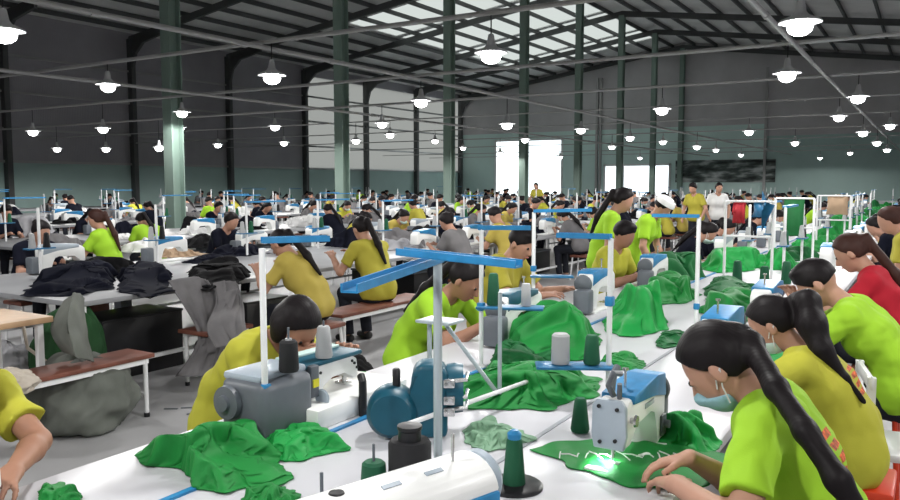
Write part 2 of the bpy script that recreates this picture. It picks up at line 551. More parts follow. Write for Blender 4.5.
        if not fine:
            g.cone(W, W + dr * 0.09, 0.024 * sc, 0.026 * sc, 0.02)
            g.cone(W + dr * 0.09, W + dr * 0.14 + nn * 0.03, 0.024 * sc, 0.014 * sc, 0.02)
            continue
        kb = W + dr * 0.082
        for q in (-0.026, -0.009, 0.009, 0.026):
            g.cone(W + inw * q * 0.6, kb + inw * q, 0.017, 0.0125, 0.012)
        curlv = hd.get('curl', 0.5)
        for q, ln in ((0.031, 0.066), (0.0105, 0.075), (-0.0105, 0.070), (-0.031, 0.054)):
            b0 = kb + inw * q
            spread = inw * q * 0.35
            a1 = curlv * 0.55; a2 = curlv * 1.3; a3 = curlv * 1.9
            seg = lambda a, l: (dr * math.cos(a) + nn * math.sin(a)) * l
            b1 = b0 + seg(a1, ln * 0.48) + spread
            b2 = b1 + seg(a2, ln * 0.30) + spread * 0.3
            b3 = b2 + seg(a3, ln * 0.24)
            g.cone(b0, b1, 0.0098, 0.0088, 0.004)
            g.cone(b1, b2, 0.0088, 0.0080, 0.003)
            g.cone(b2, b3, 0.0080, 0.0070, 0.003)
        t0 = W + dr * 0.022 + inw * 0.024
        t1 = t0 + dr * 0.030 + inw * 0.026 + nn * 0.010
        t2 = t1 + dr * 0.030 + inw * 0.006 + nn * 0.010
        g.cone(W + dr * 0.015 + inw * 0.010, t0, 0.016, 0.014, 0.01)
        g.cone(t0, t1, 0.0125, 0.0105, 0.006)
        g.cone(t1, t2, 0.0105, 0.0082, 0.004)
    for hp, kn, an, toe in legs:
        g.cone(hp, kn, 0.078 * sc, 0.055 * sc, 0.03)
        g.cone(kn, an, 0.052 * sc, 0.034 * sc, 0.02)
        g.cone(an + np.array([0, -0.03, -0.05]), toe, 0.034, 0.026, 0.02)
    body = link_mesh('body', g.mesh('body'), M[skin], root)
    tag(body, 'bare skin of face and forearms')
    # shirt --------------------------------------------------------
    g = SDF(lo, hi, vox)
    torso(g, 0.014, 0.06)
    hem = P0 + R1 @ np.array([0, 0, -0.05])
    for S, E, W in arms:
        if long_sleeve:
            g.cone(S, E, 0.066 * sc, 0.052 * sc, 0.035); g.cone(E, E + (W - E) * 0.92, 0.052 * sc, 0.036 * sc, 0.02, cap=True)
        else:
            g.cone(S, S + (E - S) * 0.70, 0.060 * sc, 0.066 * sc, 0.016, cap=True)
    g.cone(P0 + R1 @ np.array([-0.07, 0.02, 0.03]), P0 + R1 @ np.array([0.07, 0.02, 0.03]), 0.130 * sc, 0.130 * sc, 0.05)
    if fine: g.warp(0.0075, 28, seed, (1, 1, 1.5))
    if vox < 0.009: g.warp(0.0022, 85, seed + 5)
    g.cone(neckb + R2 @ np.array([0, 0.012, 0.015]), neckb + R2 @ np.array([0, 0.03, 0.12]), 0.066 * sc, 0.09 * sc, 0.008, 's')
    g.cone(P0 + np.array([-0.3, -0.02, -0.33]), P0 + np.array([0.3, -0.02, -0.33]), 0.255, 0.255, 0.01, 's')
    me = g.mesh('shirt')
    so = link_mesh('shirt', me, [M[shirt], M['print_red']], root)
    if print_box:
        x0, x1, z0, z1 = print_box
        fr = np.array(R2)
        for p in me.polygons:
            q = fr.T @ (np.array(p.center) - chest)
            if q[1] < -0.02 and x0 < q[0] < x1 and z0 < q[2] < z1 and abs((q[2] - z0) % 0.034) < 0.022: p.material_index = 1
    # trousers -----------------------------------------------------
    g = SDF(lo, hi, max(vox, 0.012))
    for sd in (-1, 1): g.cone(P0 + np.array([sd * 0.07 * sc, 0, 0.02]), P0 + np.array([sd * 0.07 * sc, 0, -0.02]), 0.104 * sc, 0.104 * sc, 0.04)
    for hp, kn, an, toe in legs:
        g.cone(hp, kn, 0.094 * sc, 0.070 * sc, 0.04)
        g.cone(kn, an + np.array([0, 0, -0.01]), 0.068 * sc, 0.056 * sc, 0.03, cap=True)
    link_mesh('trousers', g.mesh('trousers'), M['trousers_dark'], root)
    if fine:
        for hp, kn, an, toe in legs:
            g = SDF(np.minimum(an, toe) - 0.12, np.maximum(an, toe) + 0.12, 0.012)
            g.cone(an + np.array([0, -0.03, -0.045]), toe, 0.042, 0.034, 0.02)
            g.ell(an + np.array([0, 0, -0.0]), np.eye(3), (0.028, 0.028, 0.05), 0.01, 's')
            link_mesh('shoe', g.mesh('shoe'), M['shoe_dark'], root)
    # hair ---------------------------------------------------------
    tl = []
    if hair in ('ponytail', 'long'):
        if tail is not None:
            tl = [np.array(inv @ Vector(t[0])) if world_wrists else np.array(t[0]) for t in tail]; tr = [t[1] for t in tail]
        else:
            st = hb((0, -0.095, 0.035)); bk = chest + R2 @ np.array([0.02, -0.135, 0.10]); en = waist + R2 @ np.array([0.03, -0.135, 0.06])
            tl = [st, st + Rh @ np.array([0, -0.035, 0.0]), bk, en]; tr = [0.024, 0.030, 0.034, 0.014]
    lo2 = np.min([hc - 0.17] + [t - 0.08 for t in tl], 0); hi2 = np.max([hc + 0.17] + [t + 0.08 for t in tl], 0)
    g = SDF(lo2, hi2, min(vox, 0.02))
    if hair == 'short':
        cl = lambda x, y, z: np.maximum(y * 0.9 - z * 1.0 - 0.052 * sc, -(z + 0.055 * sc + 0.25 * y)) * 0.75
        g.ell(hc + Rh @ np.array([0, -0.010, 0.024]), Rh, np.array([0.085, 0.108, 0.108]) * sc, 0.004, clip=cl)
        g.ell(hb((0, 0.035, 0.098)), Rh, np.array([0.062, 0.050, 0.026]) * sc, 0.02)
        for sd in (-1, 1): g.ell(hb((sd * 0.086, -0.004, -0.028)), Rh, np.array([0.022, 0.03, 0.04]) * sc, 0.005, 's')
    else:
        cl = lambda x, y, z: np.maximum(y * 0.85 - z * 0.62 - 0.030 * sc, -(z + 0.075 * sc)) * 0.8
        g.ell(hc + Rh @ np.array([0, -0.012, 0.020]), Rh, np.array([0.087, 0.112, 0.112]) * sc, 0.004, clip=cl)
        for sd in (-1, 1): g.ell(hb((sd * 0.089, 0.0, -0.022)), Rh, np.array([0.020, 0.026, 0.036]) * sc, 0.005, 's')
        if hair == 'bob':
            g.ell(hb((0, -0.045, -0.03)), Rh, np.array([0.090, 0.075, 0.085]) * sc, 0.03)
            for sd in (-1, 1): g.ell(hb((sd * 0.070, -0.005, -0.03)), Rh, np.array([0.028, 0.045, 0.070]) * sc, 0.02)
        if hair == 'bun': g.ell(hb((0, -0.120, 0.045)), Rh, np.array([0.042, 0.038, 0.042]) * sc, 0.02)
    for i in range(len(tl) - 1): g.cone(tl[i], tl[i + 1], tr[i], tr[i + 1], 0.025)
    if fine: g.warp(0.0009, 90, seed + 9, (1.5, 1.5, 0.2))
    ho = link_mesh('hair', g.mesh('hair'), M[hair_mat], root)
    if hair == 'ponytail' and fine:
        t = MB(); a, b = Vector(tl[0]), Vector(tl[1])
        dr_ = (b - a).normalized()
        t.tube([a + dr_ * 0.004, a + dr_ * 0.022], tr[0] + 0.008, 14)
        t.build('hair_tie', M['black_plastic'], ho)
    if mask:
        g = SDF(hc - 0.16, hc + 0.16, min(vox, 0.008))
        cl = lambda x, y, z: np.maximum(np.maximum(z * 0.9 - y * 0.35 + 0.026 * sc, -0.008 * sc - y), -(z + 0.128 * sc))
        g.ell(hb((0, 0.026, -0.042)), Rh, np.array([0.067, 0.082, 0.088]) * sc, 0.004, clip=cl)
        g.cone(hb((0, 0.080, -0.016)), hb((0, 0.102, -0.042)), 0.014 * sc, 0.022 * sc, 0.02)
        mo = link_mesh('face_mask', g.mesh('face_mask'), M[mask], root)
        for sd in (-1, 1):
            t = MB()
            for zz in (-0.045, -0.095):
                t.tube([hb((sd * 0.066, 0.030, zz)), hb((sd * 0.080, 0.010, zz * 0.5)), hb((sd * 0.086, -0.022, -0.005))], 0.0022, 6)
            t.build('ear_loop', M['white_thread'], mo)
    if cap:
        t = MB()
        Rm = Matrix(Rh.tolist())
        t.lathe([(0.112, 0.0), (0.112, 0.02), (0.10, 0.055), (0.06, 0.078), (0.0, 0.086)], hb((0, -0.012, 0.045)), seg=18, rot=Rm)
        t.build('cap', M['white_cloth'], root)
    if fine:
        for sd in (-1, 1):
            t = MB(); t.lathe([(0.0, -0.010)] + [(0.010 * math.sin(a), -0.010 * math.cos(a)) for a in (0.5, 1.0, 1.57, 2.1, 2.6)] + [(0.0, 0.010)], hb((sd * 0.030, 0.084, 0.009)), seg=10)
            t.build('eye', M['eye_dark'], root)
        if not mask:
            t = MB(); t.tube([hb((-0.020, 0.089, -0.064)), hb((-0.008, 0.096, -0.062)), hb((0.008, 0.096, -0.062)), hb((0.020, 0.089, -0.064))], 0.005, 6)
            t.build('lips', M['lips'], root)
    HEADS.append((label, Matrix.Translation(Vector(loc)) @ Matrix.Rotation(rz, 4, 'Z') @ Vector(hc)))
    return root

# ------------------------------------------------------------------ cloth
def fold(p, seed, fr):
    q = Vector((p[0] * fr + seed * 7.31, p[1] * fr - seed * 3.17, seed * 1.7))
    w = Vector((noise.noise(q * 0.7), noise.noise(q * 0.7 + Vector((5, 2, 1))), 0))
    a = noise.noise(q + w * 0.9)
    b = noise.noise(q * 2.1 + w * 1.2)
    return (1 - abs(a) * 2.0) * 0.72 + (1 - abs(b) * 2.0) * 0.28
def heap(name, pts, z0, H, m, label=None, cat='fabric', seed=1, fr=9.0, group=None, peak=None, res=72, pw=2.2, ex=1.42, its=110):
    """a crumpled cloth lying on z0 inside the outline pts (world xy): a sheet larger than its outline is let buckle over a low mound"""
    P = [Vector((p[0], p[1])) for p in pts]
    ctr = sum(P, Vector((0, 0))) / len(P) if peak is None else Vector(peak[:2])
    ang = sorted([(math.atan2((p - ctr).y, (p - ctr).x), (p - ctr).length) for p in P])
    aa = np.array([x[0] for x in ang]); rr = np.array([x[1] for x in ang])
    A3 = np.concatenate([aa - 2 * PI, aa, aa + 2 * PI]); R3 = np.concatenate([rr, rr, rr])
    X3, Y3 = R3 * np.cos(A3), R3 * np.sin(A3)
    def rad(t):
        k = np.clip(np.searchsorted(A3, t) - 1, 0, len(A3) - 2)
        ex_, ey_ = X3[k + 1] - X3[k], Y3[k + 1] - Y3[k]
        dx, dy = np.cos(t), np.sin(t)
        den = dx * ey_ - dy * ex_
        r = (X3[k] * ey_ - Y3[k] * ex_) / np.where(np.abs(den) < 1e-9, 1e-9, den)
        return np.clip(r, 0.01, rr.max() * 1.05)
    n = res
    rs_ = np.random.RandomState(seed)
    g = np.linspace(-1, 1, n)
    gx, gy = np.meshgrid(g, g, indexing='ij')
    dx, dy = gx * np.sqrt(1 - gy * gy / 2), gy * np.sqrt(1 - gx * gx / 2)
    t = np.clip(np.hypot(dx, dy), 0, 1); th = np.arctan2(dy, dx) + rs_.rand() * 6
    th = (th + PI) % (2 * PI) - PI
    ph = rs_.rand(8) * 6
    rd = rad(th) * (1 + 0.07 * np.sin(3 * th + ph[0]) + 0.05 * np.sin(7 * th + ph[1]) + 0.03 * np.sin(13 * th + ph[2]))
    x, y = rd * t * np.cos(th), rd * t * np.sin(th)
    size = rr.mean()
    rg = [(rs_.normal(0, 0.32, 2) * size, rs_.rand() * PI, size * (0.35 + 0.45 * rs_.rand()), size * (0.13 + 0.12 * rs_.rand()), 0.55 + 0.45 * rs_.rand()) for _ in range(6)]
    def mound(x, y, t):
        h = np.zeros_like(x)
        for c0, an, la, lb, am in rg:
            u = (x - c0[0]) * np.cos(an) + (y - c0[1]) * np.sin(an); v = -(x - c0[0]) * np.sin(an) + (y - c0[1]) * np.cos(an)
            h = np.maximum(h, am * np.exp(-(u / la) ** 2 - (v / lb) ** 2)) + 0.12 * am * np.exp(-(u / la) ** 2 - (v / lb) ** 2)
        return 0.8 * H * np.clip((1 - t) * 3.2, 0, 1) * (h * 0.85 + 0.30 * (1 - t ** pw))
    mound_plain = lambda x, y, t: H * (1 - t ** pw) * (0.72 + 0.28 * np.sin(x * fr * 0.7 + ph[3]) * np.sin(y * fr * 0.7 + ph[4]) + 0.16 * np.sin(x * fr * 1.3 + y * fr * 0.8 + ph[5]))
    col = np.maximum(mound(x, y, t), 0) + 0.004
    W = np.zeros_like(x)
    for i in range(7):
        a_ = rs_.rand() * PI; f_ = fr * (0.8 + 1.6 * rs_.rand()); b_ = rs_.rand() * PI
        W += np.sin((x * np.cos(a_) + y * np.sin(a_)) * f_ * 2.2 + rs_.rand() * 6 + 1.6 * np.sin((x * np.cos(b_) + y * np.sin(b_)) * fr * 0.9))
    edge = np.clip((1 - t) * 6, 0, 1)
    z = col + 0.012 * np.maximum(W, -0.5) * edge + 0.004 * edge
    Q = np.stack([x, y, z], -1)
    Q0 = Q.copy()
    pin = t > 0.995
    w = np.where(pin, 0.12, 1.0)
    def batches():
        out = []
        for (di, dj, k, hard) in ((1, 0, 1, 1.0), (0, 1, 1, 1.0), (1, 1, 1, 0.6), (1, -1, 1, 0.6), (2, 0, 2, 0.22), (0, 2, 2, 0.22), (4, 0, 4, 0.06), (0, 4, 4, 0.06)):
            I, J = np.meshgrid(np.arange(n), np.arange(n), indexing='ij')
            ok = (I + di < n) & (J + dj < n) & (J + dj >= 0)
            par = (I // max(di, 1)) % 2 if di else (J // max(dj, 1)) % 2
            for q in (0, 1):
                s_ = ok & (par == q)
                i0, j0 = I[s_], J[s_]
                L0 = np.linalg.norm(Q0[i0 + di, j0 + dj, :2] - Q0[i0, j0, :2], axis=1) * ex * (1.0 if k == 1 else 0.97)
                out.append((i0, j0, i0 + di, j0 + dj, L0, hard))
        return out
    B = batches()
    for it in range(its):
        for i0, j0, i1, j1, L0, hard in B:
            d = Q[i1, j1] - Q[i0, j0]
            ln = np.linalg.norm(d, axis=1) + 1e-9
            w0, w1 = w[i0, j0], w[i1, j1]
            c = (hard * (ln - L0) / ln / (w0 + w1))[:, None] * d * 0.5
            Q[i0, j0] += c * w0[:, None]; Q[i1, j1] -= c * w1[:, None]
        Q[..., 2] -= 0.0012
        Q[..., :2] = np.where(pin[..., None], Q[..., :2] * 0.5 + Q0[..., :2] * 0.5, Q[..., :2])
        Q[..., 2] = np.where(pin, np.clip(Q[..., 2], 0.003, 0.02), Q[..., 2])
        Q[..., 2] = np.maximum(Q[..., 2], col)
    S = Q.copy()
    S[1:-1, 1:-1] = Q[1:-1, 1:-1] * 0.5 + 0.125 * (Q[2:, 1:-1] + Q[:-2, 1:-1] + Q[1:-1, 2:] + Q[1:-1, :-2])
    vs = S.reshape(-1, 3).tolist()
    idx = np.arange(n * n).reshape(n, n)
    fs = np.stack([idx[:-1, :-1], idx[1:, :-1], idx[1:, 1:], idx[:-1, 1:]], -1).reshape(-1, 4).tolist()
    loop = list(idx[:, 0]) + list(idx[-1, 1:]) + list(idx[-2::-1, -1]) + list(idx[0, -2:0:-1])
    base = len(vs)
    for q in loop: vs.append([vs[q][0], vs[q][1], 0.0])
    m_ = len(loop)
    vs.append([0, 0, 0.0])
    for i in range(m_):
        j = (i + 1) % m_
        fs.append([int(loop[j]), int(loop[i]), base + i, base + j]); fs.append([base + j, base + i, base + m_])
    me = bpy.data.meshes.new(name)
    me.from_pydata(vs, [], fs)
    bm = bmesh.new(); bm.from_mesh(me)
    bmesh.ops.recalc_face_normals(bm, faces=bm.faces)
    bm.to_mesh(me); bm.free()
    o = link_mesh(name, me, m, smooth=True)
    o.location = (ctr.x, ctr.y, z0)
    tag(o, label, cat, group)
    return o
def pxheap(name, pxs, H, m, label, cat='fabric', z0=0.763, **kw):
    return heap(name, [at(x, y, z0) for x, y in pxs], z0, H, m, label, cat, **kw)
def oval(c, rx, ry, rot=0.0, n=10, seed=0):
    rs = random.Random(seed)
    out = []
    for i in range(n):
        a = 2 * PI * i / n
        k = 0.8 + 0.4 * rs.random()
        x, y = rx * k * math.cos(a), ry * k * math.sin(a)
        out.append((c[0] + x * math.cos(rot) - y * math.sin(rot), c[1] + x * math.sin(rot) + y * math.cos(rot)))
    return out
def sheet(name, rows, m, parent=None, amp=0.02, fr=7.0, seed=1, thick=0.006, sub=10):
    """a hanging cloth through a grid of control rows (each a list of points)"""
    nr, ncol = len(rows), len(rows[0])
    Rr, Cc = (nr - 1) * sub + 1, (ncol - 1) * sub + 1
    def cr(p0, p1, p2, p3, t):
        return 0.5 * ((2 * p1) + (-p0 + p2) * t + (2 * p0 - 5 * p1 + 4 * p2 - p3) * t * t + (-p0 + 3 * p1 - 3 * p2 + p3) * t ** 3)
    def samp(arr, u):
        k = min(int(u), len(arr) - 2); t = u - k
        g_ = lambda i: Vector(arr[max(0, min(len(arr) - 1, i))])
        return cr(g_(k - 1), g_(k), g_(k + 1), g_(k + 2), t)
    vs = []
    o0 = Vector(rows[0][0])
    for i in range(Rr):
        line = [samp([rows[r][c] for r in range(nr)], i / sub) for c in range(ncol)]
        for j in range(Cc):
            p = samp(line, j / sub)
            q = Vector((j / sub * 2.2, i / sub * 0.5, seed * 3.3)) * fr / 7
            n_ = noise.noise(q) + 0.5 * noise.noise(q * 2.3)
            n2 = noise.noise(q + Vector((9, 4, 2)))
            vs.append(p - o0 + Vector((n_, n2, 0.3 * n_)) * amp)
    fs = [(i * Cc + j, i * Cc + j + 1, (i + 1) * Cc + j + 1, (i + 1) * Cc + j) for i in range(Rr - 1) for j in range(Cc - 1)]
    me = bpy.data.meshes.new(name)
    me.from_pydata([tuple(v) for v in vs], [], fs)
    bm = bmesh.new(); bm.from_mesh(me)
    bmesh.ops.recalc_face_normals(bm, faces=bm.faces)
    bmesh.ops.solidify(bm, geom=bm.faces[:], thickness=thick)
    bmesh.ops.recalc_face_normals(bm, faces=bm.faces)
    bm.to_mesh(me); bm.free()
    o = link_mesh(name, me, m, parent, smooth=True)
    o.location = o0
    return o
def blob(name, c, rad, m, parent=None, seed=1, amp=0.18, fr=4.0, flat=0.25, res=(96, 48), top=None):
    """a slumped full sack standing on the floor at c"""
    vs, fs = [], []
    na, nz = res
    for k in range(nz + 1):
        ph = PI * k / nz
        for i in range(na):
            a = 2 * PI * i / na
            d = Vector((math.sin(ph) * math.cos(a), math.sin(ph) * math.sin(a), -math.cos(ph)))
            q = d * fr * 0.5 + Vector((seed * 5.1, seed, 0))
            g_ = Vector((math.cos(a) * 2.6 + seed, math.sin(a) * 2.6, ph * 0.9 + seed)); w_ = noise.noise(q) * 0.8
            f_ = 1 + amp * (0.75 * noise.noise(q) + 0.38 * (1 - 2.2 * abs(noise.noise(g_ + Vector((w_, w_, 0))))) + 0.16 * (1 - 2 * abs(noise.noise(g_ * 2.4 + Vector((0, w_, w_))))))
            p = Vector((d.x * rad[0] * f_, d.y * rad[1] * f_, rad[2] * (1 + d.z * f_)))
            if top and p.z > top[2] * 0.0:
                t = (p.z / (2 * rad[2])) ** 2
                p.x += top[0] * t; p.y += top[1] * t
            p.z = max(0.004, p.z - rad[2] * flat)
            vs.append(tuple(p))
    for k in range(nz):
        for i in range(na):
            j = (i + 1) % na
            fs.append((k * na + i, k * na + j, (k + 1) * na + j, (k + 1) * na + i))
    me = bpy.data.meshes.new(name)
    me.from_pydata(vs, [], fs)
    bm = bmesh.new(); bm.from_mesh(me)
    bmesh.ops.remove_doubles(bm, verts=bm.verts, dist=0.001)
    bmesh.ops.recalc_face_normals(bm, faces=bm.faces)
    bm.to_mesh(me); bm.free()
    o = link_mesh(name, me, m, parent, smooth=True)
    o.location = c
    return o

# ================================================================== THE HALL
XL, XR, YB, YE = -32.6, 3.0, -4.0, 54.5
XRIDGE, ZE, ZR = -14.8, 8.7, 11.2
def roof_z(x): return ZR - (ZR - ZE) * abs(x - XRIDGE) / (XRIDGE - XL)
def struct(name, mb, m, label=None):
    o = mb.build(name, m, smooth=False)
    o['kind'] = 'structure'
    if label: o['label'] = label
    return o
t = MB(); t.box(((XL + XR) / 2, (YB + YE) / 2, -0.1), (XR - XL + 0.6, YE - YB + 0.6, 0.2)); struct('floor', t, M['floor_paint'], 'pale grey painted factory floor')
# left wall: teal below, dark sheet above, light sheets in the far bays
t = MB(); t.box((XL - 0.1, (YB + YE) / 2, 1.25), (0.2, YE - YB + 0.4, 2.5)); struct('wall_left', t, M['teal_wall'], 'teal painted lower wall of the long side')
t = MB(); t.box((XL - 0.1, (YB + 36) / 2, 5.7), (0.2, 36 - YB, 6.4)); t.box((XL - 0.1, 45.2, 8.5), (0.2, 18.6, 0.7)); struct('wall_left_upper', t, M['dark_sheet'], 'dark corrugated sheet above the teal wall')
for i, (y0, y1) in enumerate(((36, 42), (42, 48), (48, 54.4))):
    t = MB(); t.box((XL - 0.1, (y0 + y1) / 2, 5.35), (0.03, y1 - y0, 5.7))
    struct('window_%d' % (i + 1), t, M['wall_light_sheet'], 'pale translucent sheeting in the far bays of the side wall')
t = MB(); t.box((XR + 0.1, (YB + YE) / 2, 4.6), (0.2, YE - YB + 0.4, 9.2)); struct('wall_right', t, M['dark_sheet'])
t = MB(); t.prism([(XL, 0), (XR, 0), (XR, ZE), (XRIDGE, ZR), (XL, ZE)], YB - 0.2, YB); struct('wall_front', t, M['dark_sheet_end'])
# far end wall
ex = lambda px: atY(px, 160, YE).x
d0, d1 = ex(495), ex(563)
w0, w1 = ex(604), ex(671)
xs = ex(765)
t = MB(); t.prism([(XL, 5.5), (xs, 5.5), (xs, 4.7), (XR, 4.7), (XR, ZE), (XRIDGE, ZR), (XL, ZE)], YE, YE + 0.2); struct('wall_end_upper', t, M['dark_sheet_end'], 'dark gable sheeting of the far end wall')
t = MB()
for a, b, z0, z1 in ((XL, d0, 0, 5.5), (d0, d1, 5.0, 5.5), (d1, w0, 0, 5.5), (w0, w1, 3.0, 5.5), (w1, xs, 0, 5.5)):
    t.box(((a + b) / 2, YE + 0.1, (z0 + z1) / 2), (b - a, 0.2, z1 - z0))
struct('wall_end', t, M['teal_wall_lit'], 'pale teal lower part of the far end wall')
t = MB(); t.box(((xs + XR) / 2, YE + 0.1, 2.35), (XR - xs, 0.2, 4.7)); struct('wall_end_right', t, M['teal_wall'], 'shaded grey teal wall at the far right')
def opening(n, a, b, z1, bars, lab):
    t = MB(); w = 0.14
    t.box((a + w / 2, YE - 0.02, z1 / 2), (w, 0.1, z1)); t.box((b - w / 2, YE - 0.02, z1 / 2), (w, 0.1, z1)); t.box(((a + b) / 2, YE - 0.02, z1 - w / 2), (b - a, 0.1, w))
    for f in bars: t.box((a + (b - a) * f, YE - 0.02, z1 / 2), (w, 0.1, z1))
    o = struct(n, t, M['white_steel'], lab)
    t = MB(); t.box(((a + b) / 2, YE + 0.12, z1 / 2), (b - a, 0.02, z1))
    p = t.build('window_pane' if 'window' in n else 'door_pane', M['window_glass'], o, smooth=False)
opening('door_1', d0, d1, 5.0, (0.5,), 'tall bright glazed doorway in the far end wall')
opening('window_4', w0, w1, 3.0, (0.30, 0.72), 'wide bright window in the far end wall')
# roof with translucent strips in the left slope
sky = [(31.6, 35.8), (36.2, 41.8), (42.2, 47.8), (48.2, 51.0)]
SX0, SX1 = -25.5, -15.8
def slope(name, x0, x1, y0, y1, m, lift=0.0, th=0.06, kind=True):
    z0, z1 = roof_z(x0) + lift, roof_z(x1) + lift
    t = MB(); t.prism([(x0, z0), (x1, z1), (x1, z1 + th), (x0, z0 + th)], y0, y1)
    return struct(name, t, m)
ys = YB - 0.2
t = MB()
for (a, b) in sky + [(YE + 0.2, YE + 0.2)]:
    for x0, x1 in ((SX0, SX1),):
        z0, z1 = roof_z(x0), roof_z(x1)
        t.prism([(x0, z0), (x1, z1), (x1, z1 + 0.06), (x0, z0 + 0.06)], ys, a)
    ys = b
for x0, x1 in ((XL - 0.2, SX0), (SX1, XRIDGE)):
    t.prism([(x0, roof_z(x0)), (x1, roof_z(x1)), (x1, roof_z(x1) + 0.06), (x0, roof_z(x0) + 0.06)], YB - 0.2, YE + 0.2)
x0, x1 = XRIDGE, XR + 0.2
t.prism([(x0, roof_z(x0)), (x1, roof_z(x1)), (x1, roof_z(x1) + 0.06), (x0, roof_z(x0) + 0.06)], YB - 0.2, YE + 0.2)
struct('ceiling', t, M['roof_sheet'], 'grey corrugated sheet roof seen from below')
for i, (a, b) in enumerate(sky):
    slope('window_%d' % (i + 5), SX0, SX1, a, b, M['skylight_sheet'], 0.02, 0.02)['label'] = 'translucent roof sheet letting in daylight'
def beam(pts, w, h, name, m, lab=None):
    """bar following points, h measured down from them"""
    t = MB()
    for a, b in zip(pts[:-1], pts[1:]):
        a, b = Vector(a), Vector(b)
        if abs((b - a).y) > 1: t.box(((a + b) / 2 - Vector((0, 0, h / 2))), (w, (b - a).length, h))
        else:
            t.prism([(a.x, a.z), (b.x, b.z), (b.x, b.z - h), (a.x, a.z - h)], a.y - w / 2, a.y + w / 2)
    return struct(name, t, m, lab)
n = 0
for side, x0, x1 in ((0, XL + 0.3, XRIDGE), (1, XRIDGE, XR - 0.3)):
    k = 12
    for i in range(k):
        x = x0 + (x1 - x0) * (i + 0.5) / k
        n += 1
        beam([(x, YB, roof_z(x) - 0.02), (x, YE, roof_z(x) - 0.02)], 0.09, 0.2, 'trim_%d' % n, M['steel_dark'], 'steel purlin running under the roof sheets')
for yy in range(0, 55, 6):
    if yy == 0: continue
    y = float(yy) if yy < 54 else 54.3
    n += 1
    t = MB()
    for x0, x1 in ((XL + 0.1, XRIDGE), (XRIDGE, XR - 0.1)):
        za, zb = roof_z(x0) - 0.2, roof_z(x1) - 0.2
        t.prism([(x0, za), (x1, zb), (x1, zb - 0.30), (x0, za - 0.30)], y - 0.07, y + 0.07)
    # column on the side wall with a haunched knee
    t.box((XL + 0.16, y, 4.2), (0.32, 0.22, 8.4))
    t.prism([(XL + 0.3, 8.3), (XL + 0.3, 6.9), (XL + 0.55, 7.7), (XL + 1.1, 8.15), (XL + 2.6, 8.45), (XL + 2.6, 8.6)], y - 0.07, y + 0.07)
    struct('trim_%d' % n, t, M['steel_dark'], 'dark steel portal frame with its wall column')
n += 1
t = MB()
for z in (3.9, 5.4, 6.9):
    t.box((XL + 0.06, 20, z), (0.10, 34, 0.08)); t.box((XL + 0.06, 45.2, z), (0.10, 18.6, 0.10))
struct('trim_%d' % n, t, M['pipe_grey'], 'horizontal rails along the side wall')
n += 1
t = MB(); t.box((XL + 0.05, (YB + YE) / 2, 2.54), (0.12, YE - YB, 0.10)); struct('trim_%d' % n, t, M['pipe_grey'])
# end wall posts
n += 1
t = MB()
for px in (597, 600.5, 765):
    t.box((ex(px), YE - 0.1, 4.6), (0.16, 0.16, 9.2 if px < 610 else 9.0))
struct('trim_%d' % n, t, M['pipe_grey'])

# ridge columns
for i, y in enumerate((12, 18, 24, 30, 36, 42, 48, 54)):
    t = MB(); w, h = 0.30, ZR - 0.45
    t.box((0, -w / 2, h / 2), (w, 0.03, h)); t.box((0, w / 2, h / 2), (w, 0.03, h)); t.box((0, 0, h / 2), (0.03, w, h))
    t.box((0, 0, 0.015), (0.44, 0.44, 0.03))
    o = t.build('steel_column', M['column_green'], smooth=False)
    o.location = (XRIDGE, y if y < 54 else 54.25, 0)
    tag(o, 'green grey steel column under the roof ridge, %s of its row counting from the left' % ORD[i], 'column', 'steel columns under the ridge')

# banner of landscape photographs on the far wall
bx0, bx1 = ex(676), ex(776)
t = MB(); t.box((0, 0, 0), (bx1 - bx0, 0.05, 1.5)); o = t.build('wall_banner', M['banner_print'], smooth=False)
o.location = ((bx0 + bx1) / 2, YE - 0.06, 2.45)
tag(o, 'long dark landscape photo banner on the far teal wall', 'banner')

# ------------------------------------------------------------------ pipes and pendant lamps
PZ = 3.47
PIPES_Y = (0.2, 4.2, 7.8, 11.6, 15.4, 19.4, 24.0, 29.5, 36.0, 44.0, 50.0)
for i, x in enumerate((-1.62, -7.75, -12.9)):
    t = MB(); t.tube([(x, YB, PZ), (x, YE, PZ)], 0.032, 10)
    for y in np.arange(0.5, 54, 3.9): t.lathe([(0.042, -0.05), (0.042, 0.05)], (x, y + 0.9, PZ), 'Y', 10)
    o = t.build('ceiling_pipe', M['pipe_grey'])
    tag(o, 'grey overhead pipe running along the hall, %s from the right' % ORD[i], 'pipe', 'overhead pipes')
for i, y in enumerate(PIPES_Y):
    t = MB(); t.tube([(XL, y, PZ + 0.07), (XR, y, PZ + 0.07)], 0.030 if y < 18 else 0.020, 10)
    o = t.build('ceiling_pipe', M['pipe_grey'])
    tag(o, 'grey overhead pipe crossing the hall from side to side, %s from the camera' % ORD[i], 'pipe', 'overhead pipes')
